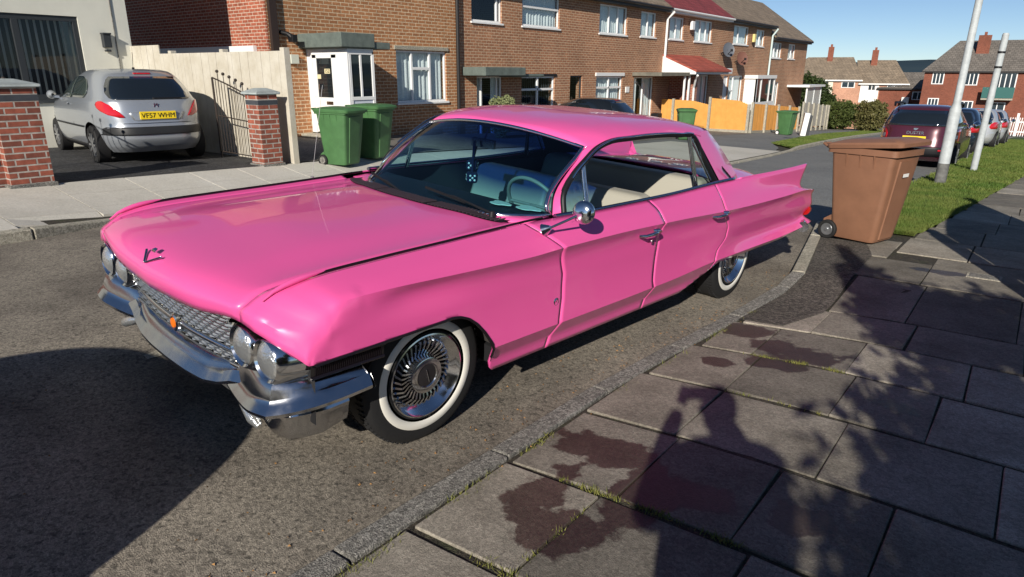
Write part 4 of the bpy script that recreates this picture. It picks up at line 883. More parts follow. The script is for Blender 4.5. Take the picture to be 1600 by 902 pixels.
def roofpair(parent, y0, y1, xe, ze, run, rise, m_, gut=UPVC, over0=0, over1=0, gw=True, slabname='roof', lip=.32):
    b = MB(); t = .10; x0 = xe+lip; pr = rise/run
    z0 = ze
    b.hexa([(x0, y0-over0, z0), (x0, y1+over1, z0), (xe-run, y1+over1, z0+(run+lip)*pr), (xe-run, y0-over0, z0+(run+lip)*pr), (x0, y0-over0, z0+t), (x0, y1+over1, z0+t), (xe-run, y1+over1, z0+(run+lip)*pr+t), (xe-run, y0-over0, z0+(run+lip)*pr+t)])
    xb = xe-2*run-lip
    b.hexa([(xb, y0-over0, z0), (xb, y1+over1, z0), (xe-run, y1+over1, z0+(run+lip)*pr-.002), (xe-run, y0-over0, z0+(run+lip)*pr-.002), (xb, y0-over0, z0+t), (xb, y1+over1, z0+t), (xe-run, y1+over1, z0+(run+lip)*pr+t-.002), (xe-run, y0-over0, z0+(run+lip)*pr+t-.002)])
    o = b.build(slabname, m_, parent); add_uv(o, lambda c: (c.y, (c.z-z0)*1.9 if True else 0))
    if gut:
        b = MB(); b.box(xe+.0, xe+lip-.01, y0, y1, z0-.13, z0-.004); b.tube([(x0+.05, y0, z0+.0), (x0+.05, y1, z0-.0)], .055, 8); b.build('gutter', gut, parent)
    return o
BLK = mat('black_gutter', (.02,.018,.018), rough=.5)
def pipe(parent, pts, r, m_): b = MB(); b.tube(pts, r, 8); return b.build('downpipe', m_, parent, smooth=50)
def house(label, y0, y1, zb, ze, wins, holes_extra=(), brick=None, tile=None, gut=BLK, gable0=False, gable1=False, depth=7.4, rise=2.6, over1=0, over0=0, lip=.30):
    t = empty('terraced_house', (FX, (y0+y1)/2, zb)); tag(t, label, 'house', 'brick terraced houses across the street')
    t_inv = Matrix.Translation((-FX, -(y0+y1)/2, -zb))
    t['_w'] = 0; del t['_w']
    b = MB(); wallbox(b, AF, DF, [w_[:4] for w_ in wins]+list(holes_extra), y0, y1, zb-.4, ze)
    run = depth/2; xr = FX-depth
    for yy, flag, s_ in ((y0, gable0, 1), (y1, gable1, -1)):
        b.add([(FX, yy, zb-.6), (xr, yy, zb-.6), (xr, yy, ze), (FX-run, yy, ze+rise), (FX, yy, ze)], [(0,1,2,3,4)] if s_ > 0 else [(4,3,2,1,0)])
    b.add([(xr, y0, zb-.6), (xr, y1, zb-.6), (xr, y1, ze), (xr, y0, ze)], [(0,1,2,3)])
    o = b.build('wall', brick, None, merge=False)
    parts = [o]
    o.parent = t; o.matrix_parent_inverse = t_inv
    n0 = set(bpy.data.objects)
    rt_ = roofpair(None, y0, y1, FX, ze-.02, run, rise-.02, tile, gut, over1=over1, over0=over0, lip=lip)
    for k, w_ in enumerate(wins):
        kw = dict(w_[4]) if len(w_) > 4 else {}
        framed(None, AF, DF, *w_[:4], seed=k+int(y0*10), **kw)
    for q in [q for q in bpy.data.objects if q not in n0]:
        if q.parent is None: q.parent = t; q.matrix_parent_inverse = t_inv
    return t, t_inv
def adopt(t, inv, n0):
    for q in [q for q in bpy.data.objects if q not in n0]:
        if q.parent is None: q.parent = t; q.matrix_parent_inverse = inv
W3 = dict(cols=(.34, .67)); W2 = dict(cols=(.5,))
# house A : end house with the white porch
wA = [(13.57, 15.60, .71, 2.12, dict(cols=(.31, .67), trans=((.31,.67,.66),), curtain='net')), (10.6, 12.2, 3.75, 4.9, W2), (13.6, 15.4, 3.75, 4.9, W3)]
tA, iA = house('brown brick end house with white boxed porch and pink car bonnet before it', 9.63, 16.06, -.12, 5.0, wA, [(10.62, 11.30, -.1, 2.1)], BR_A, TILE_B, gable0=True)
n0 = set(bpy.data.objects)
# red brick flank with white side door lean-to
b = MB(); b.hexa([(-14.56, 9.60, -.5), (-14.5, 9.60, -.5), (-14.5, 9.634, -.5), (-14.56, 9.634, -.5), (-14.56, 9.60, 5), (-14.5, 9.60, 5), (-14.5, 9.634, 5), (-14.56, 9.634, 5)]); b.build('corner_quoin', BR_R)
b = MB(); b.box(-21.8, -14.52, 9.585, 9.625, -.5, 5.0); b.build('flank_wall', BR_R)
b = MB(); b.box(-21, -14.95, 9.48, 9.585, 1.88, 2.12); b.box(-16.6, -15.0, 9.50, 9.585, -.3, 1.88); b.box(-19.5, -17.2, 9.50, 9.585, 1.2, 1.88); b.build('side_door', UPVC, bevel=.01)
b = MB(); b.box(-16.35, -15.8, 9.47, 9.50, 1.2, 1.7); b.box(-18.9, -18.1, 9.47, 9.50, 1.3, 1.75); b.build('side_window', PANE)
b = MB(); b.box(-15.5, -15.35, 9.46, 9.50, 1.55, 1.82); b.box(-17.05, -16.85, 9.44, 9.5, 1.5, 1.8); b.build('meter_box', KERBP, bevel=.02)
b = MB(); b.box(-14.50, -14.40, 9.66, 9.84, -.4, 5.0); b.build('black_board', mat('brown_black', (.035,.022,.018), rough=.6))
# porch
b = MB(); py0, py1, px = 10.62, 11.42, -12.98
b.box(-14.5, px, py0, py0+.06, 1.93, 2.06); b.box(-14.5, -14.30, py0, py0+.06, .10, 1.93); b.box(px-.42, px, py0, py0+.06, .10, 1.93); b.box(px-.06, px, py0+.06, py1, 1.93, 2.06); b.box(px-.05, px, py1-.07, py1, .05, 1.93)
b.box(px-.05, px, py0+.06, py0+.12, .05, 1.93); b.box(px-.05, px-.002, py0+.37, py0+.43, .98, 1.93); b.box(px-.05, px+.004, py0+.06, py1, .90, .98); b.box(-14.5, px, py1-.05, py1, -.1, 2.0); b.build('porch_frame', UPVC, bevel=.008)
b = MB(); b.box(-14.30, px-.42, py0+.005, py0+.05, .12, .95); b.box(-14.30, -14.15, py0+.005, py0+.05, .95, 1.93); b.box(px-.60, px-.42, py0+.005, py0+.05, .95, 1.93); b.box(-14.30, px-.42, py0+.005, py0+.05, 1.85, 1.93)
door = b.build('front_door', UPVC, bevel=.006)
b = MB(); b.box(-14.15, px-.60, py0+.02, py0+.04, .95, 1.85); b.build('door_glass', PANE, door)
b = MB(); b.box(-13.85, -13.60, py0-.004, py0+.004, .78, .86); b.build('letter_box', CHROME2, door, bevel=.004); b = MB(); b.box(-14.05, -14.02, py0-.04, py0+.01, 1.14, 1.26); b.build('door_handle', CHROME2, door, bevel=.004)
b = MB(); b.box(-13.86, -13.66, py0+.008, py0+.018, 1.50, 1.61); b.box(-14.13, -14.0, py0+.0, py0+.01, 1.38, 1.48); o = b.build('number_plaque', mat('cream_card', (.70,.62,.38), rough=.6), door)
def text(body, size, M4, m_, parent, name='lettering', ext=.001):
    cu = bpy.data.curves.new('t', 'FONT'); cu.body = body; cu.size = size; cu.align_x = 'CENTER'; cu.align_y = 'CENTER'; cu.extrude = ext
    to = bpy.data.objects.new('t', cu); COL.objects.link(to); dg = bpy.context.evaluated_depsgraph_get(); me = bpy.data.meshes.new_from_object(to.evaluated_get(dg)); bpy.data.objects.remove(to)
    o = bpy.data.objects.new(name, me); me.materials.clear(); me.materials.append(m_); COL.objects.link(o); o.parent = parent; o.matrix_local = M4; return o
text('152', .115, Matrix.Translation((-13.76, py0+.006, 1.555)) @ Matrix.Rotation(R_(90), 4, 'X'), BLACK, o)
b = MB(); b.box(px-.04, px-.02, py0+.12, py1-.07, .08, .90); b.build('porch_panel', mat('pale_panel', (.62,.66,.74), rough=.4))
b = MB(); b.box(px-.035, px-.025, py0+.12, py1-.07, .98, 1.93); b.build('porch_window', PANE)
b = MB(); b.box(-14.5, px+.10, py0-.22, py1-.02, 2.08, 2.40); b.box(-14.5, px+.06, py0-.1, py1+.5, 2.06, 2.22, 0); b.build('porch_roof', FLATR, bevel=.02)
b = MB(); b.box(-14.5, px+.2, py0-.35, py1+.2, -.25, .08); b.build('doorstep', KERBP, bevel=.01)
b = MB(); b.box(-14.50, -14.38, 10.10, 10.32, 1.72, 1.93); b.build('alarm_box', mat('alarm_cream', (.62,.64,.55), rough=.4), bevel=.01)
b = MB(); b.tube([(-14.5, 9.95, 2.42), (-14.30, 10.0, 2.38), (-14.2, 10.06, 2.30)], [.05, .05, .07], 8); b.box(-14.3, -14.12, 10.0, 10.14, 2.2, 2.36); b.build('flood_light', BLACK, bevel=.01)
b = MB(); b.box(-14.5, -14.46, 13.5, 15.66, 2.14, 2.24); b.build('lintel', KERBP)
pipe(None, [(-14.40, 16.02, 4.9), (-14.40, 16.02, -.4)], .055, BLK)
adopt(tA, iA, n0)
# terrace
wB = [(16.78,18.28,3.05,4.10,dict(cols=(.86,),curtain=None)), (19.39,21.64,3.05,4.18,dict(cols=(),trans=((0,1,.55),),curtain='net')), (19.38,21.42,.10,1.42,dict(cols=(.5,),trans=((0,1,.66),),curtain='blind')), (22.46,23.33,-.55,1.44,dict(cols=(),curtain=None,fm=DGREY,sill=False,name='side_door')), (17.0,18.3,-.75,1.42,dict(cols=(.2,.82),curtain='half',sill=False,name='front_door'))]
tB, iB = house('brown brick mid terrace house with grey green flat canopy over its door', 16.06, 23.75, -.55, 4.32, wB, (), BR_B, TILE_B)
n0 = set(bpy.data.objects)
b = MB(); b.box(-14.5, -13.55, 16.3, 18.35, 1.44, 1.70); b.box(-14.5, -13.7, 18.1, 19.6, 1.40, 1.50); b.build('canopy', FLATR, bevel=.03)
b = MB(); b.box(-14.5, -14.46, 19.3, 21.5, 1.42, 1.50); b.build('lintel', BLACK)
adopt(tB, iB, n0)
wC = [(24.46,26.72,3.04,4.12,dict(cols=(.36,.68))), (27.93,29.41,3.06,4.08,W2), (24.39,26.56,.05,1.40,dict(cols=(.5,),trans=((0,1,.68),))), (27.6,29.5,-.88,1.38,dict(cols=(.5,),curtain='half',sill=False,name='front_door'))]
tC, iC = house('brown brick terrace house behind the small dark car, white downpipe at its right', 23.75, 30.3, -.85, 4.32, wC, (), BR_B, TILE_B)
n0 = set(bpy.data.objects)
b = MB(); b.box(-14.5, -13.1, 27.4, 31.4, 1.42, 1.58); b.build('canopy', mat('concrete_canopy', (.16,.15,.12), rough=.9, var=.3, vscale=3), bevel=.015)
b = MB(); b.box(-14.5, -14.45, 24.3, 26.65, 1.42, 1.55); b.build('lintel', UPVC)
b = MB(); b.box(-14.5, -14.46, 26.85, 27.15, .74, .98); b.build('number_sign', UPVC)
for yy in (30.0, 30.5): b = MB(); b.box(-13.25, -13.17, yy, yy+.08, -.9, 1.42); b.build('canopy_post', UPVC)
b = MB(); b.box(-13.35, -13.0, 27.1, 27.5, -.9, -.1); b.build('meter_cupboard', BLACK, bevel=.02)
pipe(None, [(-14.1, 30.4, 4.2), (-14.4, 30.35, 3.9), (-14.4, 30.3, 1.5)], .06, UPVC)
adopt(tC, iC, n0)
wD = [(30.81,32.38,3.06,4.05,W2), (33.68,35.92,3.06,4.08,dict(cols=(.36,.68))), (31.9,34.1,-.3,1.25,dict(cols=(.3,.65))), (34.6,36.0,-.95,1.45,dict(cols=(.5,),sill=False,name='front_door'))]
tD, iD = house('terrace house with maroon tiled roof, red tiled porch and white gutter', 30.3, 38.1, -1.1, 4.32, wD, (), BR_B, TILE_R, gut=UPVC)
n0 = set(bpy.data.objects)
b = MB(); xa, xb = -14.5, -12.9
b.hexa([(xa,30.35,1.50),(xb,30.35,1.50),(xb,34.6,1.50),(xa,34.6,1.50),(xa,30.35,1.62),(xb,30.35,1.62),(xb,34.6,1.62),(xa,34.6,1.62)]); o = b.build('porch_soffit', UPVC)
b = MB(); b.hexa([(xb+.1,30.3,1.60),(xb+.1,34.7,1.60),(xa,34.7,2.30),(xa,30.3,2.30),(xb+.1,30.3,1.68),(xb+.1,34.7,1.68),(xa,34.7,2.38),(xa,30.3,2.38)]); o = b.build('porch_roof', TILE_R2); add_uv(o, lambda c: (c.y, (c.z-1.6)*2.2))
b = MB(); b.add([(xa,30.34,1.5),(xb+.08,30.34,1.5),(xb+.08,30.34,1.62),(xa,30.34,2.32)], [(0,1,2,3)]); b.build('porch_gable', UPVC, solid=.03)
b = MB(); b.box(-14.5, -13.2, 31.2, 31.5, -1.2, 1.5); b.box(-13.5, -13.3, 31.5, 34.4, -1.2, -.3); b.build('porch_wall', BR_R)
b = MB(); b.tube([(-12.85, 30.6, 1.45), (-13.0, 30.8, 1.3), (-13.2, 31.1, .9), (-13.2, 31.15, -1)], .05, 8); b.build('downpipe', UPVC)
b = MB(); b.box(-14.42, -14.28, 32.9, 33.2, 3.55, 3.95); b.build('alarm_box', UPVC, bevel=.02)
b = MB(); b.box(-14.5, -13.6, 34.5, 37.0, 1.52, 1.80); b.build('canopy', UPVC, bevel=.02)
adopt(tD, iD, n0)
def dish(y, z, m_, lab):
    t = empty('satellite_dish', (-14.5, y, z)); tag(t, lab, 'satellite dish', 'satellite dishes on the terrace wall')
    b = MB(); n_ = Vector((.75, -.6, .25)).normalized(); q = n_.to_track_quat('X', 'Z'); t_ = MB(); t_.lathe([(-.06, 0), (-.04, .15), (.0, .30), (.02, .34), (.0, .33), (-.05, .17), (-.07, 0)], n=24)
    b.add([q@Vector((p[0], p[1], p[2]*1.15))+Vector((.42, 0, 0)) for p in t_.v], t_.f); b.build('reflector', m_, t, smooth=50)
    b = MB(); b.cyl((0, 0, -.2), (.36, .02, 0), .025, 8); b.cyl((.36, .0, -.25), (.72, -.35, -.05), .02, 6); b.box(.68, .78, -.42, -.32, -.1, .02); b.build('arm', BLACK, t)
dish(37.4, 2.75, mat('dish_grey', (.10,.11,.13), rough=.4), 'larger dark grey satellite dish, left of the pair on the terrace wall')
dish(39.6, 2.35, mat('dish_rust', (.16,.07,.05), rough=.7), 'rusty brown satellite dish, lower and right of the pair on the terrace wall')
wE = [(39.05,41.45,3.12,4.1,dict(cols=(.35,))), (42.8,44.3,3.12,4.05,W2), (39.04,41.2,-.6,1.42,dict(cols=(.35,),trans=((0,.35,.6),))), (37.8+.4,38.9,-1.2,1.4,dict(cols=(),sill=False,name='front_door',glassm=UPVC,curtain=None))]
tE, iE = house('brown roofed terrace house above the orange fence with a white bay', 38.1, 45.6, -1.5, 4.32, wE, (), BR_B, TILE_B, gable1=True, over1=.12)
n0 = set(bpy.data.objects)
b = MB(); b.box(-14.5, -13.75, 41.6, 45.0, -.55, -.1); b.box(-14.5, -13.7, 41.5, 45.1, 1.25, 1.45); 
for yy in (41.6, 42.4, 44.0, 44.9): b.box(-13.85, -13.75, yy, yy+.12, -.1, 1.25)
b.box(-14.5, -13.75, 41.6, 41.72, -.1, 1.25); b.build('bay_frame', UPVC)
b = MB(); b.box(-13.84, -13.80, 41.7, 44.9, -.1, 1.25); b.build('bay_glass', PANE)
b = MB(); b.box(-14.42, -14.28, 41.9, 42.2, 3.3, 3.75); b.build('alarm_box', mat('alarm_yellow', (.75,.62,.25), rough=.5), bevel=.02)
pipe(None, [(-14.1, 45.55, 4.2), (-14.38, 45.5, 3.8), (-14.38, 45.45, 1.2)], .06, mat('pale_blue_pipe', (.55,.66,.66), rough=.5))
adopt(tE, iE, n0)
wF = [(45.9,48.0,2.50,3.45,dict(cols=(.35,.7))), (49.5,51.1,2.50,3.45,W2), (46.0,48.3,-.7,1.0,dict(cols=(.35,.7)))]
tF, iF = house('lower end terrace house with brown roof and a white glazed lean-to', 45.6, 54.0, -2.0, 3.70, wF, (), BR_B, TILE_B, gable1=True, over1=.3)
n0 = set(bpy.data.objects)
b = MB(); b.box(-14.5, -13.0, 50.2, 54.4, .66, .80)
for yy in (50.4, 52.2, 54.0): b.box(-13.25, -13.15, yy, yy+.1, -2, .66)
b.box(-13.25, -13.15, 50.4, 54.1, -2, -1.2); b.build('lean_to_frame', UPVC)
b = MB(); b.box(-13.22, -13.18, 50.5, 54.0, -1.2, .66); b.build('lean_to_glass', mat('milky_glass', (.45,.50,.47), rough=.2))
adopt(tF, iF, n0)
# white rendered house on the left
t = empty('rendered_house', (-14.9, 2, .3)); tag(t, 'cream rendered house with dark grey framed window behind the silver hatchback', 'house'); n0 = set(bpy.data.objects)
AW_ = (-14.9, 0)
b = MB(); wallbox(b, AW_, DF, [(3.2, 5.80, 1.02, 2.52)], -4.5, 6.72, -.3, 5.4); b.add([(-14.9, 6.72, -.3), (-22, 6.72, -.3), (-22, 6.72, 5.4), (-18.4, 6.72, 7.6), (-14.9, 6.72, 5.4)], [(4,3,2,1,0)]); b.add([(-14.9, -4.5, -.3), (-22, -4.5, -.3), (-22, -4.5, 5.4), (-18.4, -4.5, 7.6), (-14.9, -4.5, 5.4)], [(0,1,2,3,4)]); b.build('wall', RENDER, merge=False)
roofpair(None, -4.7, 6.9, -14.9, 5.4, 3.5, 2.2, TILE_G, BLK)
framed(None, AW_, DF, 3.2, 5.80, 1.02, 2.52, (.60,), fm=DGREY, curtain='dblind', fw_=.09, inset=.03)
b = MB(); b.box(-14.9, -14.78, 6.16, 6.30, 1.98, 2.22); b.box(-14.9, -14.76, 6.15, 6.31, 2.22, 2.25); b.box(-14.88, -14.8, 6.18, 6.28, 1.90, 1.94); b.build('wall_light', DGREY, bevel=.008)
b = MB(); b.tube([(-14.885, 6.42, 5.2), (-14.885, 6.43, .3)], .010, 6); b.build('cable', KERB)
adopt(t, Matrix.Translation((14.9, -2, -.3)), n0)
# ---------------- boundary walls, gates and fences
BR_P = brickmat('brick_pier', (.36,.10,.06), (.19,.06,.04), (.42,.38,.34), dirt=.3); BR_K = mat('blue_brick', (.05,.055,.065), rough=.6, var=.2)
CAPM = mat('grey_cap', (.34,.38,.38), rough=.85, var=.2, vscale=6, bump=.3)
def pier(x, y, w_, hgt, lab, seed):
    z = H(x, y); t = empty('brick_pier', (x, y, z)); tag(t, lab, 'gate pier', 'brick gate piers of the driveway')
    b = MB(); b.box(-w_/2, w_/2, -w_/2, w_/2, -.15, hgt); b.build('shaft', BR_P, t)
    b = MB(); k = w_/2+.004; b.box(-k, k, -k, k, hgt-.155, hgt-.085); b.build('band', BR_K, t)
    b = MB(); k = w_/2+.045; b.hexa([(-k,-k,hgt),(k,-k,hgt),(k,k,hgt),(-k,k,hgt),(-k,-k,hgt+.035),(k,-k,hgt+.035),(k,k,hgt+.035),(-k,k,hgt+.035)]); b.hexa([(-k,-k,hgt+.035),(k,-k,hgt+.035),(k,k,hgt+.035),(-k,k,hgt+.035),(-.07,-.07,hgt+.095),(.07,-.07,hgt+.095),(.07,.07,hgt+.095),(-.07,.07,hgt+.095)])
    b.build('cap', CAPM, t, bevel=.012)
    b = MB(); k = w_/2+.03; b.box(-k, k, -k, k, -.2, .03); b.build('footing', KERB, t, bevel=.01); return t
pier(-9.86, 6.30, .34, 1.10, 'red brick gate pier holding the iron gate beside the timber fence', 1)
pier(-9.88, 2.93, .46, 1.16, 'red brick gate pier with blue brick accents left of the silver hatchback', 2)
z = H(-9.9, 2); t = empty('garden_wall', (-9.9, 0, z)); tag(t, 'low red brick garden wall with dark brick chequers at the left edge', 'wall')
b = MB(); b.box(-.10, .10, -6, 2.72, -.35, 1.0); b.build('brickwork', BR_P, t)
b = MB()
for (yy, zz) in [(2.55,.80),(2.43,.80),(2.5,.56),(2.3,.5),(2.4,.42),(2.52,.34),(2.3,.32),(2.62,.26),(2.4,.2)]: b.box(.098, .104, yy-.055, yy+.055, zz-.032, zz+.032)
b.build('dark_bricks', BR_K, t)
def gate(x, y, ang, lab, n=12, W_=1.25):
    z = H(x, y)+.06; t = empty('iron_gate', (x, y, z), ang); tag(t, lab, 'gate', 'wrought iron driveway gates'); IR = bpy.data.materials.get('wrought_iron') or mat('wrought_iron', (.035,.025,.02), rough=.6)
    top = lambda u: .98+.30*(u/W_)**.8
    b = MB(); b.cyl((0,0,0), (0,0,.98), .020, 8); b.cyl((W_,0,-.06), (W_,0,1.28), .018, 8); b.tube([(W_*k/20, 0, top(W_*k/20)) for k in range(21)], .012, 6); b.cyl((0,0,.05), (W_,0,.05), .010, 6); b.cyl((0,0,.60), (W_,0,.66), .010, 6); b.cyl((0, 0, .98), (.45, 0, 1.05), .008, 6); b.build('gate_frame', IR, t)
    for k in range(1, n):
        u = W_*k/n; ball = k % 2 == 0 or k == n-1; b = MB(); hh = top(u)+(.14 if k % 2 == 0 else 0); b.cyl((u,0,.05), (u,0,hh), .0065, 6)
        if k % 2 == 0: b.lathe([(-.028, 0), (-.02, .02), (0, .028), (.02, .02), (.028, 0)], (u, 0, hh), 'z', 10)
        b.build('bar', IR, t)
gate(-10.05, 6.22, R_(175), 'open wrought iron gate leaf with ball finials beside the timber fence')
gate(-10.1, 3.05, R_(181), 'open wrought iron gate leaf behind the left brick pier')
FENCEW = mat('weathered_timber', (.44,.395,.31), rough=.85, col2=(.60,.565,.49), vscale=2.8, bump=.4, bscale=30); FENCEO = mat('orange_timber', (.58,.27,.055), rough=.75, col2=(.70,.34,.08), vscale=3, bump=.3, bscale=30); FENCEG = mat('grey_timber', (.22,.21,.19), rough=.9, col2=(.33,.31,.27), vscale=4, bump=.4)
def boardfence(name, lab, A, B, h0, h1, bw, m_, postm=None, posts=(), gravel=None, zoff=0, ztop=None, grp=None):
    A = Vector((*A, 0)); B = Vector((*B, 0)); L_ = (B-A).length; D_ = (B-A)/L_; Nn = Vector((-D_.y, D_.x, 0)); t = empty(name, (A.x, A.y, H(A.x, A.y))); tag(t, lab, 'fence', grp); z0 = H(A.x, A.y)
    n = int(L_/bw); b = MB(); rr = random.Random(int(L_*10))
    for k in range(n):
        u0, u1 = k*bw+.002, (k+1)*bw-.002; p = D_*u0; q = D_*u1; g0 = H(A.x+p.x, A.y+p.y)-z0+zoff; o_ = rr.uniform(-.004, .004); hh = (ztop(u0)-z0 if ztop else g0+lerp(h0, h1, u0/L_)); th = .018
        m1 = Nn*(o_); m2 = Nn*(o_+th); m3 = Nn*(o_+th*.5)
        b.hexa([(p+m1)+Vector((0,0,g0)), (q+m1+Nn*.008)+Vector((0,0,g0)), (q+m2)+Vector((0,0,g0)), (p+m2)+Vector((0,0,g0)), (p+m1)+Vector((0,0,hh)), (q+m1+Nn*.008)+Vector((0,0,hh)), (q+m2)+Vector((0,0,hh)), (p+m2)+Vector((0,0,hh))])
    b.build('boards', m_, t)
    for u in posts:
        p = D_*u; g0 = H(A.x+p.x, A.y+p.y)-z0; hh = (ztop(u)-z0+.05 if ztop else g0+lerp(h0, h1, u/L_)+.06+zoff); b = MB(); c = p-Nn*.03; b.box(c.x-.055, c.x+.055, c.y-.055, c.y+.055, g0-.3, hh); b.build('post', postm or m_, t, bevel=.006)
    if gravel:
        b = MB(); p0, p1 = Vector((0,0,0)), D_*L_; g0, g1 = 0, H(B.x, B.y)-z0; b.hexa([p0+Vector((0,0,g0-.2)), p1+Vector((0,0,g1-.2)), p1+Nn*.05+Vector((0,0,g1-.2)), p0+Nn*.05+Vector((0,0,g0-.2)), p0-Nn*.012+Vector((0,0,g0+gravel)), p1-Nn*.012+Vector((0,0,g1+gravel)), p1+Nn*.05+Vector((0,0,g1+gravel)), p0+Nn*.05+Vector((0,0,g0+gravel))]); b.build('gravel_board', KERBP, t)
    return t
boardfence('timber_fence', 'tall pale timber board fence between the silver hatchback and the brown brick house', (-9.72, 6.70), (-16.6, 6.70), 1.72, 1.66, .125, FENCEW, None, (.02, 1.8, 3.6, 5.4), ztop=lambda u: 1.86 if u < 3.9 else 2.02)
boardfence('orange_fence', 'tall orange timber fence panels facing up the street beside the green bin', (-14.2, 29.9), (-10.05, 29.9), 1.25, 1.25, .10, FENCEO, KERBP, (.6, 2.35, 4.1), .12, .10, ztop=lambda u: interp(u, [0, 1.5, 2.3, 2.35, 3.6, 4.2], [.40, .36, .20, .50, .42, .20]), grp='orange timber fences')
boardfence('orange_fence', 'orange timber fence running down the street behind the far green bin', (-10.0, 29.95), (-10.0, 37.2), 1.15, 1.1, .10, FENCEO, KERBP, (.02, 1.85, 3.7, 5.5, 7.2), .12, .10, grp='orange timber fences')
boardfence('grey_fence', 'weathered grey board fence between orange fence and clipped hedge', (-9.95, 37.6), (-11.3, 49.0), 1.20, 1.25, .14, FENCEG, KERBP, (.1, 2.0, 4.0, 6, 8, 10, 11.3), .15, .25)
# far garden fence: white pickets by the far flats
t = empty('picket_fence', (-6, 71, base(71))); tag(t, 'low white zigzag topped picket fence before the far red brick flats', 'fence')
b = MB(); z0 = 0
for k in range(58):
    u = k*.16; b.hexa([(u-.03, -.01, 0), (u+.03, -.01, 0), (u+.03, .01, 0), (u-.03, .01, 0), (u-.01+.06, -.01, 1.5), (u+.05+.06, -.01, 1.5), (u+.05+.06, .01, 1.5), (u-.01+.06, .01, 1.5)])
b.box(0, 9.2, .0, .03, .3, .4); b.box(0, 9.2, .0, .03, 1.1, 1.2); b.build('pickets', UPVC, t)
for u in (0, 4.4, 7.2): b = MB(); b.box(u-.09, u+.09, -.09, .09, 0, 1.85); b.build('post', UPVC, t)
# ---------------- far houses
def farhouse(A, B, parts, lab, depth=8):
    A = Vector((*A, 0)); B = Vector((*B, 0)); D_ = (B-A).normalized(); Nn = Vector((-D_.y, D_.x, 0)); t = empty('far_house', (A.x, A.y, base(A.y))); z0 = base(A.y); tag(t, lab, 'house')
    P = lambda u, d, z: tuple(A+D_*u+Nn*d+Vector((0,0,z))-Vector((A.x, A.y, z0)))
    def hx(name, u0, u1, d0, d1, za, zb_, m_, par=t):
        b = MB(); b.hexa([P(u0,d0,za),P(u1,d0,za),P(u1,d1,za),P(u0,d1,za),P(u0,d0,zb_),P(u1,d0,zb_),P(u1,d1,zb_),P(u0,d1,zb_)]); return b.build(name, m_, par)
    for q in parts:
        k = q[0]
        if k == 'box': hx(q[1], *q[2:8], q[8])
        elif k == 'roof':
            _, u0, u1, ze, zr, r0, r1, m_ = q; b = MB(); dd = depth/2
            pts = [P(u0-.2,-.25,ze),P(u1+.2,-.25,ze),P(u1+.2,depth+.2,ze),P(u0-.2,depth+.2,ze),P(r0,dd,zr),P(r1,dd,zr)]
            b.add(pts, [(0,1,5,4),(1,2,5),(2,3,4,5),(3,0,4),(0,3,2,1)]); o = b.build('roof', m_, t); add_uv(o, lambda c: (c.x, c.z*1.7)); hx('gutter', u0-.2, u1+.2, -.32, -.2, ze-.12, ze+.02, UPVC if q[-1] is TILE_F else BLK)
        elif k == 'win':
            _, u0, u1, za, zb_, nc = q; o = hx('window', u0, u1, -.04, .03, za, zb_, UPVC)
            n_ = nc
            for i in range(n_):
                a = lerp(u0+.05, u1-.05, i/n_)+.04; c = lerp(u0+.05, u1-.05, (i+1)/n_)-.04; hx('pane', a, c, -.05, -.035, za+.08, zb_-.08, PANE2, o)
        elif k == 'chim':
            _, u0, u1, d, za, zb_, m_ = q; o = hx('chimney', u0, u1, d, d+.8, za, zb_, m_); hx('chimney_pot', (u0+u1)/2-.12, (u0+u1)/2+.12, d+.3, d+.5, zb_, zb_+.3, BR_FR, o)
    return t
CR_ = mat('cream_panel', (.72,.68,.55), rough=.8); WH_ = mat('white_panel', (.80,.79,.76), rough=.7)
farhouse((-23.3,86.9), (-12.6,89.1), [('box','wall',-3.2,6.1,0,8,-5.2,.86,BR_FAR), ('box','cream_panel',1.3,3.25,-.05,.0,-2.4,.80,CR_), ('roof',-3.4,6.1,.86,3.45,.0,5.0,TILE_F), ('win',1.75,2.85,.02,.70,2), ('win',4.14,5.55,.0,.68,2), ('win',4.3,5.5,-2.7,-1.7,2), ('chim',2.15,2.75,3.2,2.5,4.6,BR_FR)], 'pale far house with cream panel, left of the pair beyond the hedge')
farhouse((-23.3+.978*6.12,86.9+.201*6.12), (-12.6,89.1), [('box','wall',0,4.75,0,8,-5.4,.50,BR_FAR), ('box','white_panel',.06,1.95,-.05,0,-1.6,.40,WH_), ('roof',0,4.75,.50,3.10,-.7,3.4,TILE_F), ('win',.8,1.65,-.28,.38,2), ('win',2.74,4.2,-.38,.36,2), ('win',2.76,4.2,-2.85,-1.70,2), ('chim',.8,1.45,3.0,2.2,4.2,BR_FR)], 'pale far house with white panel and chimney, right of the pair beyond the hedge')
farhouse((-10.42,79.3), (-2.17,79.97), [('box','wall',.45,16,0,9,-5,1.83,BR_FR), ('roof',.4,16.2,1.84,4.75,2.8,13,TILE_G), ('win',1.14,2.13,.62,1.75,3), ('win',3.85,4.91,.55,1.70,3), ('win',1.12,2.05,-1.65,-.68,3), ('win',3.79,4.9,-2.05,-.88,3), ('win',6.21,7.9,-.5,1.70,4), ('win',6.2,7.45,-2.6,-.95,2),
   ('box','balcony',5.4,7.85,-1.0,.0,-.72,-.58,KERBP), ('box','balcony_panel',5.4,7.85,-1.0,-.95,-.55,.42,mat('green_glass', (.05,.14,.13), rough=.15)), ('win',10.5,12,.6,1.7,3), ('win',10.5,12,-1.9,-.8,3), ('chim',4.3,5.35,2.4,2.6,5.15,BR_FR)], 'dark red brick flats with balcony and big chimney at the street end', depth=9)
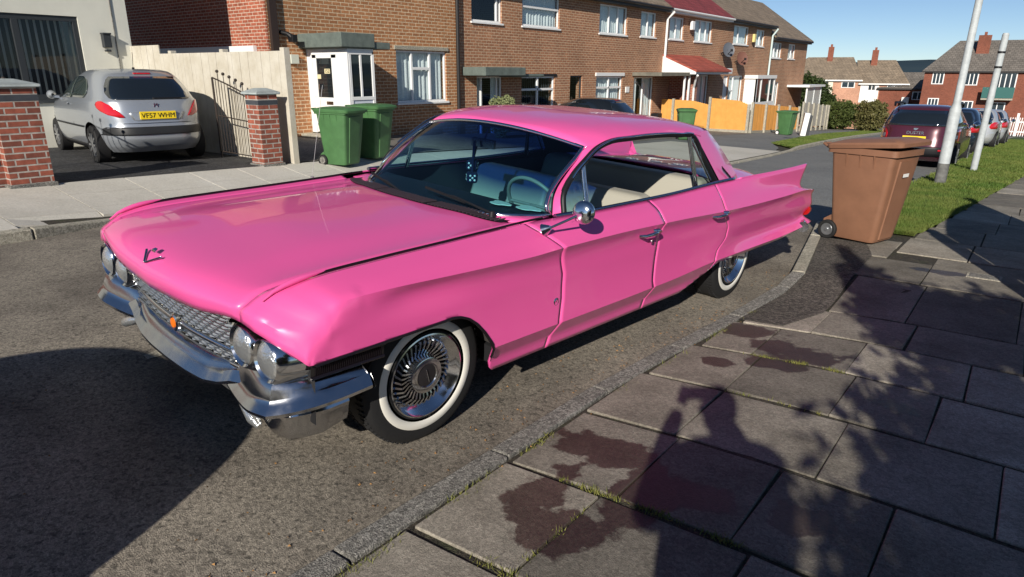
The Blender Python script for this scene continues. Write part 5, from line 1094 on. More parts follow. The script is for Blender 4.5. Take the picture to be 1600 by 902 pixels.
farhouse((-15.5,88.5), (-11.3,88.9), [('box','wall',.2,5.5,0,6,-5,.0,BR_FR), ('roof',.1,5.5,.0,1.75,.6,5.3,TILE_G), ('box','porch',2.6,3.3,-1.2,0,-5,-.9,WH_), ('win',3.5,4.6,-1.2,-.3,2)], 'low dark roofed house between the pale pair and the red flats', depth=6)
# ================================================================ OTHER CARS
CARGLASS = mat('car_glass', (.010,.014,.018), rough=.03, spec=1.0, coat=1.0)
CARGLASS2 = mat('car_glass_side', (.05,.065,.055), rough=.05, spec=1.0, coat=1.0)
REDL = mat('tail_red', (.55,.012,.02), rough=.08, coat=1.0); YPL = mat('yellow_plate', (.82,.60,.02), rough=.45); ALLOY = mat('alloy', (.42,.43,.45), rough=.3, metal=.8)
def shape(levels):
    zs = [l[0] for l in levels]; f = pchip(zs, [l[1:] for l in levels])
    def YR(x, z, side=-1):   # rear (side=-1) or front surface y at x,z
        w_, yr, yf, e = f(z); yc, hb_ = (yr+yf)/2, (yf-yr)/2; return yc+side*hb_*max(0, 1-min(1, abs(x)/w_)**e)**(1/e)
    def XS(y, z):
        w_, yr, yf, e = f(z); yc, hb_ = (yr+yf)/2, (yf-yr)/2; return w_*max(0, 1-min(1, abs(y-yc)/hb_)**e)**(1/e)
    return f, YR, XS
def make_car(levels, paint, wheel_r, axles, track, o, label, cat='car', group=None, name='parked_car'):
    f, YR, XS = shape(levels); t = empty(name); tag(t, label, cat, group)
    z0, z1 = levels[0][0], levels[-1][0]; NT = 88; b = MB(); rings = []; zl = []
    for z in sorted({*[round(l[0], 3) for l in levels], *[round(float(q), 3) for q in np.linspace(z0, z1, 40)]}):
        w_, yr, yf, e = f(z); ring = []
        for k in range(NT):
            a = 2*math.pi*k/NT; c, s_ = math.cos(a), math.sin(a); ring.append((w_*math.copysign(abs(c)**(2/e), c), (yr+yf)/2+(yf-yr)/2*math.copysign(abs(s_)**(2/e), s_), z))
        rings.append(ring)
    vs = [p for r_ in rings for p in r_]; fs = [(i*NT+k, i*NT+(k+1) % NT, (i+1)*NT+(k+1) % NT, (i+1)*NT+k) for i in range(len(rings)-1) for k in range(NT)]
    n = len(vs); fs.append(tuple(range(NT))[::-1]); vs.append((0, (levels[-1][2]+levels[-1][3])/2, z1+.012)); fs += [((len(rings)-1)*NT+k, (len(rings)-1)*NT+(k+1) % NT, n) for k in range(NT)]
    b.add(vs, fs); body = b.build('body', [paint, DARK], t, smooth=38)
    cut = []
    for ya in axles:
        cb = MB(); cb.cyl((-1.2, ya, wheel_r), (1.2, ya, wheel_r), wheel_r+.055, 36); c_ = cb.build('cutter', [DARK]); cut.append(c_)
        md = body.modifiers.new('arch', 'BOOLEAN'); md.operation = 'DIFFERENCE'; md.object = c_; md.solver = 'EXACT'
        try: md.material_mode = 'TRANSFER'
        except Exception: pass
    dg = bpy.context.evaluated_depsgraph_get(); me = bpy.data.meshes.new_from_object(body.evaluated_get(dg)); body.modifiers.clear(); body.data = me
    for p in me.polygons: p.use_smooth = True
    me.set_sharp_from_angle(angle=R_(35))
    for c_ in cut: bpy.data.objects.remove(c_)
    for ya in axles:
        for sg in (1, -1):
            wh = empty('wheel', (sg*track, ya, wheel_r)); wh.parent = t
            b = MB(); r = wheel_r; b.lathe([(-.10, r*.6), (-.10, r*.93), (-.085, r), (.075, r), (.092, r*.95), (.096, r*.80), (.088, r*.66), (.06, r*.64)], n=32, sgn=sg); b.build('tyre', RUBBER, wh, smooth=40)
            b = MB(); b.lathe([(.085, r*.66), (.080, r*.60), (.03, r*.56), (.03, 0)], n=24, sgn=sg, mi=1)
            for k in range(10): a = 2*math.pi*k/10; b.bar((sg*.07, 0, 0), (sg*.075, r*.62*math.cos(a), r*.62*math.sin(a)), .03, .05, 0, (1,0,0))
            b.lathe([(.085, r*.16), (.088, 0)], n=12, sgn=sg); b.build('rim', [ALLOY, DARK], wh, smooth=40)
    def rear(name, rows, m_, off=.014, nx=14, par=None, mir=False, front=False, emb=None):
        b = MB(); G = []; sd_ = 1 if front else -1
        for z, x0, x1 in rows: G.append([(lerp(x0, x1, i/nx), YR(lerp(x0, x1, i/nx), z, sd_)+sd_*off, z) for i in range(nx+1)])
        b.grid(G)
        if mir: b.mirror_x()
        return b.build(name, m_, par or t, smooth=50, solid=.004)
    def side(name, rows, m_, off=.014, nx=14, sides=(1, -1)):
        for sg in sides:
            b = MB(); G = [[(sg*(XS(lerp(y0, y1, i/nx), z)+off), lerp(y0, y1, i/nx), z) for i in range(nx+1)] for z, y0, y1 in rows]; b.grid(G); b.build(name, m_, t, smooth=50, solid=.004)
    t_api = dict(f=f, YR=YR, XS=XS, rear=rear, side=side); o(t, t_api); return t
def plate(t, api, z, txt, w_=.52, h_=.115, font=True):
    y = min(api['YR'](0, z-h_/2), api['YR'](0, z+h_/2))-.022; b = MB(); b.box(-w_/2, w_/2, y, y+.03, z-h_/2, z+h_/2); o = b.build('number_plate', YPL, t, bevel=.005)
    if txt: text(txt, h_*.86, Matrix.Translation((0, y-.003, z-.004)) @ Matrix.Rotation(R_(90), 4, 'X'), BLACK, o, 'plate_text')
    return o
SILVER = mat('silver_paint', (.40,.43,.47), rough=.28, metal=.55, coat=.8)
SILV2 = mat('silver_paint_far', (.55,.56,.57), rough=.3, metal=.4, coat=.8)
LV = [(.20,.74,-1.80,1.80,4.5),(.30,.80,-1.93,1.90,4.2),(.42,.835,-1.99,1.97,4),(.55,.845,-1.985,2.0,4),(.62,.85,-1.955,1.98,4),(.75,.858,-1.93,1.90,4),(.88,.85,-1.90,1.72,4),(.97,.83,-1.865,1.30,4),(1.02,.80,-1.835,1.02,3.8),(1.12,.765,-1.75,.82,3.6),(1.25,.70,-1.61,.55,3.5),(1.36,.625,-1.46,.22,3.4),(1.42,.56,-1.32,.0,3.2),(1.455,.46,-1.10,-.12,3)]
def silver_detail(t, A):
    A['rear']('rear_window', [(1.005,-.55,.55),(1.03,-.60,.60),(1.10,-.62,.62),(1.20,-.59,.59),(1.30,-.53,.53),(1.345,-.48,.48)], CARGLASS)
    A['side']('rear_side_window', [(1.02,-1.05,-.36),(1.10,-1.15,-.34),(1.20,-1.10,-.33),(1.30,-.92,-.32),(1.345,-.66,-.31)], CARGLASS2)
    A['side']('front_side_window', [(1.01,-.30,.92),(1.10,-.30,.78),(1.20,-.29,.58),(1.30,-.28,.33),(1.35,-.27,.12)], CARGLASS2)
    for sg in (1, -1):
        b = MB(); G = []
        for z, a0, a1 in [(.742,66,73),(.78,54,71),(.83,45,67.5),(.88,39,63),(.93,37,57),(.965,38,50),(.985,41,46)]:
            w_, yr, yf, e = A['f'](z); r_w = []
            for i in range(13):
                a = R_(lerp(a0, a1, i/12)); r_w.append((sg*(w_*math.cos(a)**(2/e)+.014*math.cos(a)), (yr+yf)/2-(yf-yr)/2*math.sin(a)**(2/e)-.016*math.sin(a), z))
            G.append(r_w)
        b.grid(G); o = b.build('tail_light', REDL, t, smooth=60, solid=.01)
        b = MB(); b.lathe([(0,.02),(.06,.055),(.10,.075),(.15,.06),(.18,.0)], (sg*.90, .62, 1.03), 'y', 14); b.bar((sg*.80,.66,.99), (sg*.88,.66,1.0), .05, .04); b.build('door_mirror', SILVER, t, smooth=50)
    A['rear']('bumper_strip', [(.47,-.76,.76),(.49,-.80,.80),(.57,-.80,.80),(.595,-.76,.76)], mat('black_plastic', (.02,.021,.023), rough=.5), off=.016, nx=22)
    A['rear']('tailgate_recess', [(.685,-.30,.30),(.70,-.36,.36),(.80,-.42,.42),(.815,-.40,.40)], SILVER, off=.004)
    A['rear']('tailgate_line', [(.645,-.50,.50),(.652,-.50,.50)], BLACK, off=.006); A['rear']('high_brake_light', [(1.385,-.13,.13),(1.405,-.13,.13)], REDL, off=.03)
    A['rear']('wiper', [(1.015,-.02,.42),(1.03,-.02,.42)], BLACK, off=.02)
    A['side']('door_line', [(.30,-.385,-.378),(.60,-.34,-.333),(1.0,-.33,-.323)], BLACK, off=.003, nx=1); A['side']('rub_strip', [(.56,-.95,1.0),(.585,-.95,1.0)], BLACK, off=.012)
    A['side']('door_handle', [(.905,-.26,-.10),(.925,-.26,-.10)], SILVER, off=.03, nx=4)
    b = MB(); b.cyl((0, -1.02, 1.45), (0, -1.10, 1.72), .004, 5); b.cyl((0, -1.02, 1.45), (0, -1.03, 1.48), .02, 8); b.build('aerial', BLACK, t)
    b = MB(); c = A['YR'](0, .915)-.012
    for s1 in (-1, 1): b.bar((s1*.012, c, .945), (s1*.03, c, .885), .008, .014); b.bar((s1*.0, c, .92), (s1*.035, c, .935), .006, .010)
    b.build('badge', CHROME, t)
    plate(t, A, .765, 'VF57 WHM', .53, .118)
    A['side']('sill', [(.20,-1.0,1.0),(.29,-1.0,1.0)], BLACK, off=.004)
sc = make_car(LV, SILVER, .30, (-1.22, 1.30), .735, silver_detail, 'silver hatchback with red tail lights parked nose in on the black drive', name='silver_hatchback')
sx, sy = -12.956, 5.51
sc.location = (sx, sy, H(sx, sy)+.0); sc.rotation_euler = (0, 0, R_(81.3)); sc.scale = (.994,)*3
# big dark red SUV
SUVP = mat('burgundy_paint', (.075,.016,.028), rough=.22, coat=1.0, metal=.2)
LS = [(.24,.78,-1.95,1.95,5),(.36,.86,-2.10,2.08,4.5),(.55,.90,-2.14,2.13,4.2),(.75,.905,-2.10,2.08,4.2),(.95,.90,-2.05,1.95,4),(1.05,.885,-2.02,1.55,4),(1.12,.86,-1.99,1.05,4),(1.25,.80,-1.90,.80,4),(1.42,.73,-1.78,.45,3.8),(1.54,.67,-1.66,.15,3.6),(1.60,.60,-1.5,-.05,3.4),(1.635,.48,-1.3,-.25,3)]
def suv_detail(t, A):
    A['rear']('rear_window', [(1.11,-.66,.66),(1.18,-.70,.70),(1.35,-.64,.64),(1.50,-.55,.55)], CARGLASS)
    A['side']('side_window', [(1.12,-1.75,.95),(1.25,-1.68,.72),(1.40,-1.52,.42),(1.50,-1.35,.18)], CARGLASS)
    for sg in (1, -1):
        b = MB(); G = [[(sg*lerp(x0, x1, i/8), A['YR'](lerp(x0, x1, i/8), z)-.02, z) for i in range(9)] for z, x0, x1 in [(.70,.70,.88),(.80,.62,.895),(.90,.62,.893),(.98,.66,.885),(1.05,.72,.86)]]; b.grid(G); o = b.build('tail_light', REDL, t, smooth=50, solid=.01)
        b = MB(); G = [[(sg*lerp(.66, .84, i/6), A['YR'](lerp(.66, .84, i/6), z)-.03, z) for i in range(7)] for z in (.81, .90)]; b.grid(G); b.build('indicator', mat('clear_lens', (.75,.62,.60), rough=.1) if 'clear_lens' not in bpy.data.materials else bpy.data.materials['clear_lens'], o)
        b = MB(); b.tube([(sg*.64, -1.45, 1.60), (sg*.66, -1.35, 1.68), (sg*.68, .0, 1.69), (sg*.66, .12, 1.60)], .028, 8); b.build('roof_rail', BLACK, t, smooth=50)
        b = MB(); b.lathe([(0,.03),(.06,.08),(.12,.10),(.20,.07),(.22,0)], (sg*.99, .75, 1.13), 'y', 14); b.bar((sg*.86,.85,1.08), (sg*.97,.85,1.10), .06, .05); b.build('door_mirror', CHROME, t, smooth=50)
    A['rear']('bumper', [(.36,-.84,.84),(.44,-.88,.88),(.56,-.88,.88),(.60,-.80,.80)], BLACK, off=.03, nx=22); A['rear']('bumper_reflector', [(.50,.55,.78),(.54,.55,.78)], REDL, off=.045, mir=True)
    plate(t, A, .80, '', .50, .11); y = A['YR'](0, .955)-.012
    text('DUSTER', .105, Matrix.Translation((0, y, .93)) @ Matrix.Rotation(R_(90), 4, 'X'), CHROME, t, 'tailgate_lettering', .004)
    b = MB(); y = A['YR'](0, 1.04)-.012; b.hexa([(-.05,y,1.02),(0,y,.985),(0,y+.01,.985),(-.05,y+.01,1.02),(-.05,y,1.05),(.05,y,1.05),(.05,y+.01,1.05),(-.05,y+.01,1.05)]); b.build('badge', CHROME, t)
    A['side']('door_line', [(.40,-.62,-.612),(1.1,-.55,-.542)], BLACK, off=.003, nx=1)
suv = make_car(LS, SUVP, .345, (-1.32, 1.35), .80, suv_detail, 'dark burgundy SUV with red tail lights, nearest of the cars parked past the lamp posts', group='cars parked along the right kerb', name='parked_suv')
def drop(o, x, y, rz=0, sc_=1, pitch=True):
    o.location = (x, y, (H(x-.6, y)+H(x+.6, y))/2 if abs(x) < 8 else H(x, y)); sl = (H(x, y+1.5)-H(x, y-1.5))/3
    o.rotation_euler = (math.atan(sl) if pitch else 0, 0, rz); o.scale = (sc_,)*3
    return o
drop(suv, -2.36, 21.3, R_(-1)); suv.location.z -= .07; suv.scale = (1, 1, .95)
DKB = mat('dark_blue_paint', (.010,.016,.03), rough=.2, coat=1.0); DKG = mat('black_paint', (.008,.010,.012), rough=.2, coat=1.0)
def hatch_detail(t, A):
    A['rear']('rear_window', [(1.005,-.55,.55),(1.03,-.62,.62),(1.15,-.62,.62),(1.30,-.54,.54),(1.36,-.48,.48)], CARGLASS)
    A['side']('side_window', [(1.02,-1.15,.90),(1.12,-1.15,.74),(1.25,-.98,.45),(1.35,-.70,.12)], CARGLASS)
    for sg in (1, -1):
        b = MB(); G = [[(sg*lerp(x0, x1, i/8), A['YR'](lerp(x0, x1, i/8), z)-.014, z) for i in range(9)] for z, x0, x1 in [(.72,.62,.82),(.80,.56,.845),(.90,.60,.845),(.97,.68,.825)]]; b.grid(G); b.build('tail_light', REDL, t, smooth=50, solid=.01)
        b = MB(); b.lathe([(0,.02),(.06,.055),(.10,.075),(.15,.06),(.18,.0)], (sg*.90, .62, 1.03), 'y', 14); b.bar((sg*.80,.66,.99), (sg*.88,.66,1.0), .05, .04); b.build('door_mirror', CHROME, t, smooth=50)
    A['rear']('high_brake_light', [(1.40,-.13,.13),(1.42,-.13,.13)], REDL, off=.03); plate(t, A, .62, ''); A['side']('sill', [(.20,-1.0,1.0),(.29,-1.0,1.0)], BLACK, off=.004)
c2 = make_car(LV, DKB, .30, (-1.22, 1.30), .735, hatch_detail, 'dark blue hatchback parked just ahead of the burgundy SUV', group='cars parked along the right kerb'); drop(c2, -2.28, 27.4, 0, 1.0)
c3 = make_car(LV, SILV2, .30, (-1.22, 1.30), .735, hatch_detail, 'silver car parked between the dark hatchback and the farthest silver car', group='cars parked along the right kerb'); drop(c3, -2.05, 32.6, 0, 1.0)
c4 = copy_tree(c3); c4['label'] = 'pale silver car, farthest of the row parked along the right kerb'; drop(c4, -1.95, 38.0, 0, 1.03)
c5 = make_car(LV, DKG, .30, (-1.22, 1.30), .735, hatch_detail, 'small black car on the drive across the street behind the pink car roof'); c5.location = (-12.35, 19.75, .78-1.47); c5.rotation_euler = (0, 0, R_(93))
# car parked behind the photographer: its shadow falls across the road in the lower left
c6 = make_car([(a, b_*1.04, c_, d_, e_2) if a < 1.1 else (a*1.12-.13, b_*1.05, c_, d_-.12, e_2) for a, b_, c_, d_, e_2 in LS], mat('grey_paint', (.12,.125,.13), rough=.3, coat=1.0), .345, (-1.32, 1.35), .80, suv_detail, 'grey SUV behind the photographer with its nose towards the pink car', name='parked_suv')
c6.location = (-2.62, -2.42, H(-2.62, -2.42)); c6.rotation_euler = (0, 0, 0); c6.scale = (1.05, 1.03, 1.02)
# ================================================================ WHEELIE BINS
def wheelie(label, paint, loc, rz, lid=0, group='wheeled rubbish bins', board=False, text_=None, sc_=1.0, name='wheelie_bin', dark=None, tilt=(0, 0)):
    """front faces +x, wheels at -x"""
    t = empty(name, loc); t.rotation_euler = (tilt[0], tilt[1], rz); t.scale = (sc_,)*3; tag(t, label, 'wheelie bin', group)
    b = MB()
    def ring(z, x0, x1, w_, c=.05, bow=0):
        P = []; 
        for sx_, sy_ in ((1,1),(-1,1),(-1,-1),(1,-1)):
            cx, cy = (x1-c if sx_ > 0 else x0+c), sy_*(w_-c); a0 = {(1,1):0,(-1,1):90,(-1,-1):180,(1,-1):270}[(sx_,sy_)]
            for k in range(5): a = R_(a0+90*k/4); P.append((cx+c*math.cos(a), cy+c*math.sin(a), z))
        return P
    L_ = [(.03,-.20,.235,.205),(.06,-.215,.25,.215),(.30,-.235,.28,.235),(.70,-.275,.325,.262),(.90,-.295,.345,.275)]
    rings = [ring(*l) for l in L_]; n = len(rings[0])
    top = [ring(.905,-.335,.372,.292), ring(.925,-.335,.372,.292), ring(.965,-.335,.375,.292), ring(.965,-.30,.345,.268), ring(.30,-.23,.27,.225)]
    rings += top; b.add([p for r_ in rings for p in r_], [(i*n+k, i*n+(k+1) % n, (i+1)*n+(k+1) % n, (i+1)*n+k) for i in range(len(rings)-1) for k in range(n)]+[tuple(range(n))[::-1], tuple((len(rings)-1)*n+k for k in range(n))])
    # strengthening rib down the front and ribs under the rim
    b.hexa([(.24,-.13,.06),(.262,-.12,.06),(.262,.12,.06),(.24,.13,.06),(.32,-.15,.86),(.356,-.14,.86),(.356,.14,.86),(.32,.15,.86)])
    for s1 in (-1, 1):
        for xx in (-.12, .02, .16): b.hexa([(xx-.006, s1*.262, .78),(xx+.006, s1*.262, .78),(xx+.006, s1*.27, .78),(xx-.006, s1*.27, .78),(xx-.006, s1*.262, .905),(xx+.006, s1*.262, .905),(xx+.006, s1*.288, .905),(xx-.006, s1*.288, .905)])
    b.hexa([(-.31,-.20,.04),(-.20,-.20,.04),(-.20,.20,.04),(-.31,.20,.04),(-.31,-.20,.20),(-.22,-.20,.26),(-.22,.20,.26),(-.31,.20,.20)])
    b.build('bin_body', paint, t, smooth=40)
    if lid is not None:
        l = empty('lid', (-.33, 0, .975)); l.parent = t; l.rotation_euler = (0, -lid, 0)
        b = MB(); rr = [ring(-.035, -.01, .745, .305), ring(0.0, -.015, .75, .310), ring(.018, 0, .735, .30, .06), ring(.045, .10, .66, .22, .08), ring(.050, .14, .62, .18, .08)]
        b.add([p for r_ in rr for p in r_], [(i*n+k, i*n+(k+1) % n, (i+1)*n+(k+1) % n, (i+1)*n+k) for i in range(len(rr)-1) for k in range(n)]+[tuple((len(rr)-1)*n+k for k in range(n)), tuple(range(n))[::-1]]); b.build('lid_shell', paint, l, smooth=35)
        for s1 in (-1, 1): b = MB(); b.tube([(-.03, s1*.23, -.02), (-.075, s1*.23, .01), (-.075, s1*.12, .01), (-.03, s1*.12, -.02)], .014, 8); b.build('handle', paint, l, smooth=50)
    for s1 in (-1, 1):
        wh = MB(); wh.lathe([(-.025,.03),(-.025,.09),(-.015,.10),(.015,.10),(.025,.09),(.025,.07),(.012,.065),(.012,0)], (-.235, s1*.235, .10), 'y', 24, sgn=s1); o = wh.build('wheel', RUBBER, t, smooth=40)
        wh = MB(); wh.lathe([(.014,.066),(.02,.06),(.016,.02),(.028,.018),(.028,0)], (-.235, s1*.235, .10), 'y', 20, sgn=s1); wh.build('hub', KERB if dark is None else dark, o, smooth=40)
    b = MB(); b.cyl((-.235,-.22,.10), (-.235,.22,.10), .012, 8); b.build('axle', BLACK, t)
    if board:
        b = MB(); b.hexa([(-.30,-.26,1.02),(.30,-.30,1.035),(.34,.20,1.06),(-.26,.26,1.04),(-.30,-.26,1.032),(.30,-.30,1.047),(.34,.20,1.072),(-.26,.26,1.052)]); 
    if text_: text(text_, .045, Matrix.Translation((.352, .0, .66)) @ Matrix.Rotation(R_(90), 4, 'Z') @ Matrix.Rotation(R_(84), 4, 'X'), UPVC, t, 'sticker_text')
    return t
BROWN = mat('brown_plastic', (.235,.115,.068), rough=.5, var=.12, vscale=5, bump=.06, bscale=120); GREENB = mat('green_plastic', (.06,.15,.055), rough=.5, var=.18, vscale=4, bump=.06, bscale=100)
bx_, by_ = -1.35, 8.05
bb = wheelie('tall brown wheelie bin with lid ajar on the pavement behind the pink car', BROWN, (bx_, by_, H(-1.1, by_)+.0), R_(-17), lid=R_(5), dark=ALLOY, sc_=1.04)
b = MB()
b.hexa([(.352,-.055,.70),(.354,-.055,.70),(.354,.055,.70),(.352,.055,.70),(.355,-.055,.735),(.357,-.055,.735),(.357,.055,.735),(.355,.055,.735)]); b.build('sticker', UPVC, bb)
wheelie('green wheelie bin nearest the street, left of the pair by the brick pier', GREENB, (-9.38, 7.42, H(-9.38, 7.42)), R_(12), lid=R_(-1.0), sc_=.95, tilt=(0, 0))
wheelie('shaded green wheelie bin close behind its twin near the brick pier', GREENB, (-9.62, 8.32, H(-9.6, 8.32)), R_(9), lid=R_(0), sc_=.95)
wheelie('green wheelie bin peeking over the pink car roof before the orange fence', GREENB, (-9.35, 21.6, H(-9.35, 21.6)), R_(-60), lid=R_(0), sc_=1.0)
wheelie('green wheelie bin standing at the far end of the orange fence by the verge', GREENB, (-8.85, 31.2, H(-8.85, 31.2)), R_(-10), lid=R_(0), dark=UPVC, sc_=1.02)
t = empty('leaning_board', (-8.35, 31.75, H(-8.35, 31.75))); tag(t, 'white board with dark side leaning beside the far green bin', 'board'); t.rotation_euler = (0, R_(6), R_(20))
b = MB(); b.box(0, .22, 0, .5, 0, .98); b.build('white_face', UPVC, t, bevel=.01); b = MB(); b.box(.222, .34, .02, .48, 0, .9); b.build('dark_back', DGREY, t, bevel=.01)
# ================================================================ LAMP POSTS
STEELP = mat('galvanised', (.44,.47,.48), rough=.55, var=.18, vscale=9, bump=.1)
t = empty('lamp_post', (-1.27, 14.55, H(-1.27, 14.55))); tag(t, 'taller thicker grey metal lamp post on the grass verge, left of the two', 'lamp post', 'grey metal posts on the verge'); t.rotation_euler = (0, R_(0.8), 0)
b = MB(); b.tube([(0,0,-.2),(0,0,1.35),(0,0,1.45),(0,0,6.2)], [.092,.092,.062,.05], 20); b.build('column', STEELP, t, smooth=30); b = MB(); b.tube([(0,0,.0),(0,0,.40)], [.0955,.0955], 20); b.build('base_band', mat('grimy_base', (.20,.20,.19), rough=.8, col2=(.06,.06,.06), vscale=7), t, smooth=30)
b = MB(); b.tube([(0,0,6.15),(-.3,0,6.5),(-1.0,0,6.6)], .03, 10); b.build('arm', STEELP, t, smooth=50); b = MB(); b.tube([(-.9,0,6.6),(-1.0,0,6.6),(-1.5,0,6.58),(-1.55,0,6.58)], [.03,.09,.10,.03], 12); b.build('lamp_head', STEELP, t, smooth=50)
t = empty('sign_post', (-1.0, 18.2, H(-1.0, 18.2))); tag(t, 'shorter slim grey metal post on the verge, right of the lamp post', 'post', 'grey metal posts on the verge'); t.rotation_euler = (0, R_(1.2), 0)
b = MB(); b.tube([(0,0,-.2),(0,0,1.65),(0,0,1.70),(0,0,2.86)], [.068,.068,.064,.064], 16); b.build('column', STEELP, t, smooth=30); b = MB(); b.tube([(0,0,2.86),(0,0,2.90)], [.066,.05], 16); b.build('cap', STEELP, t)
for zz in (2.2, 2.5): b = MB(); b.tube([(0,0,zz),(0,0,zz+.04)], [.072,.072], 16); b.build('clamp', BLACK, t)
# ================================================================ PLANTS
def leafmat(name, c1, c2): return mat(name, c1, rough=.55, spec=.25, col2=c2, vscale=2.5)
def foliage(blobs, n, leaf, seed, hollow=.55, flat=.0):
    r = np.random.RandomState(seed); C = np.array([q[0] for q in blobs], float); Rr = np.array([q[1] for q in blobs], float); vol = Rr.prod(1)**(2/3); vol /= vol.sum()
    i = r.choice(len(blobs), n, p=vol); d = r.normal(size=(n, 3)); d /= np.linalg.norm(d, axis=1)[:, None]; rad = (hollow+(1-hollow)*r.rand(n)**.7)*(1+.10*np.sin(d[:, 0]*9+i)+.10*np.sin(d[:, 2]*11+2*i)+.07*r.normal(size=n))
    P = C[i]+d*Rr[i]*rad[:, None]; a = r.normal(size=(n, 3)); a /= np.linalg.norm(a, axis=1)[:, None]; q = np.cross(a, r.normal(size=(n, 3))); q /= np.linalg.norm(q, axis=1)[:, None]; s_ = leaf*r.uniform(.6, 1.4, n)[:, None]
    V = np.stack([P-a*s_, P+q*s_*.45, P+a*s_, P-q*s_*.45], 1).reshape(-1, 3); b = MB(); b.v = V.tolist(); b.f = [(4*k, 4*k+1, 4*k+2, 4*k+3) for k in range(n)]; b.m = [0]*n; return b
def quick(b, name, m_, parent):
    me = bpy.data.meshes.new(name); me.from_pydata(b.v, [], b.f); me.materials.append(m_); o = bpy.data.objects.new(name, me); COL.objects.link(o); o.parent = parent; return o
BARK = mat('bark', (.10,.075,.05), rough=.9, bump=.6, bscale=30)
def plant(name, label, cat, loc, blobs, n, leaf, m_, stems, seed, group=None):
    t = empty(name, loc); tag(t, label, cat, group); quick(foliage(blobs, n, leaf, seed), 'foliage', m_, t); b = MB()
    for st in stems: b.tube(*st)
    b.build('trunk' if name.endswith('tree') else 'stems', BARK, t, smooth=60); return t
SHR = leafmat('shrub_leaf', (.14,.17,.07), (.26,.28,.14)); HDG = leafmat('hedge_leaf', (.035,.055,.012), (.085,.10,.028)); HDG2 = leafmat('hedge_leaf_brown', (.07,.075,.022), (.15,.13,.05)); DRKL = leafmat('dark_leaf', (.018,.032,.010), (.05,.07,.02))
z = H(-12.4, 15.5); plant('garden_shrub', 'round pale green shrub under the grey green canopy across the street', 'shrub', (-12.4, 15.6, z), [((0,0,.75),(.38,.38,.42)),((.15,.1,1.0),(.22,.22,.22)),((-.18,.05,.9),(.22,.22,.25)),((0,0,.35),(.3,.3,.3))], 5200, .035, SHR, [([(0,0,-.1),(.03,.02,.4),(.05,.0,.9)], [.03,.02,.01], 6), ([(0,0,-.1),(-.1,.05,.4),(-.15,.02,.8)], [.02,.015,.008], 6)], 11)
z = base(61); plant('evergreen_bush', 'big dark evergreen bush behind the weathered grey fence', 'bush', (-15.2, 61, z), [((0,0,2.2),(1.3,1.6,1.5)),((-.9,0,3.4),(.8,1,1.0)),((.7,.3,1.6),(1.1,1.2,1.2)),((-1.3,-.3,1.5),(1.0,1,1.3)),((-.2,.2,3.4),(.9,.9,.7))], 9000, .13, DRKL, [([(0,0,-.2),(.1,0,1.5),(-.3,0,3.4)], [.15,.1,.04], 8), ([(0,0,.4),(-.8,.1,1.6),(-1.2,.1,2.4)], [.08,.06,.03], 6)], 12)
z = base(51)
plant('clipped_hedge', 'dark green rounded clipped hedge beside the grey fence, left of the two', 'hedge', (-10.9, 51, z), [((-.2,0,1.0),(.95,1.8,1.05)),((.3,.5,1.25),(.7,1.0,.75)),((-.8,-.5,.8),(.6,1,.9))], 9000, .085, HDG, [([(0,0,-.2),(0,0,1.2)], [.08,.03], 6), ([(-.3,.2,-.2),(-.3,.2,1.1)], [.06,.03], 6)], 13, 'clipped garden hedges')
plant('clipped_hedge', 'olive brown rounded clipped hedge, right of the two before the pale houses', 'hedge', (-9.3, 52, base(52)), [((0,0,1.0),(.95,1.5,1.15)),((.2,.4,1.5),(.7,.9,.55))], 9000, .085, HDG2, [([(0,0,-.2),(0,0,1.2)], [.08,.03], 6), ([(.3,.2,-.2),(.3,.2,1.1)], [.06,.03], 6)], 14, 'clipped garden hedges')
# hedge, tree and paling fence on the near side, outside the frame; they throw the shade over the pavement
z = 0
t = empty('garden_hedge', (1.72, -1.2, 0)); tag(t, 'tall dense hedge on the near side beside the pavement', 'hedge'); quick(foliage([((0, y, zz), (.72, .7, .62)) for y in np.linspace(-3.2, 1.15, 8) for zz in (.5, 1.15, 1.75)], 42000, .07, 21, .0), 'foliage', HDG, t)
b = MB()
for y in (-3, -1.5, 0, 1): b.tube([(0,y,-.2),(.05,y,1.6)], [.05,.02], 6)
b.build('stems', BARK, t)
plant('garden_tree', 'small leafy tree rising above the near hedge', 'tree', (1.55, .35, 0), [((-.05,0,2.45),(.46,.46,.40)),((-.30,.25,2.75),(.24,.22,.28)),((.3,-.3,2.6),(.5,.5,.4)),((-.33,.35,3.05),(.09,.09,.34)),((.5,.5,2.3),(.5,.5,.4))], 6000, .05, HDG, [([(0,0,-.2),(.03,0,1.2),(-.1,.1,2.4),(-.3,.3,3.3)], [.07,.055,.035,.008], 8), ([(0,0,1.8),(.2,-.2,2.5)], [.03,.01], 6)], 22)
t = empty('paling_fence', (.66, 0, 0)); tag(t, 'tall vertical paling fence and gate on the near side of the pavement', 'fence'); WOODD = mat('dark_wood', (.12,.08,.05), rough=.85)
b = MB(); y = 5.75
while y < 9.0: b.box(-.01, .01, y, y+.055, H(.8, y)+.06, H(.8, y)+(1.62+.16*math.sin((y-5.7)*1.1))); y += .105
b.build('palings', WOODD, t)
b = MB(); b.box(.012, .05, 5.5, 9.0, H(.8,7)+.15, H(.8,7)+.27); b.box(.012, .05, 5.5, 9.0, H(.8,7)+.80, H(.8,7)+1.0); b.box(.012, .05, 5.5, 9.0, H(.8,7)+1.38, H(.8,7)+1.46); b.build('rails', WOODD, t)
for yy, hh in ((5.45, 1.75), (7.3, 1.6), (9.05, 1.6)): b = MB(); b.box(-.07, .07, yy-.07, yy+.07, -.6, H(.8, yy)+hh); b.lathe([(-.08,0),(-.05,.06),(0,.08),(.05,.06),(.08,0)], (0, yy, H(.8, yy)+hh+.07), 'z', 12); b.build('post', WOODD, t)
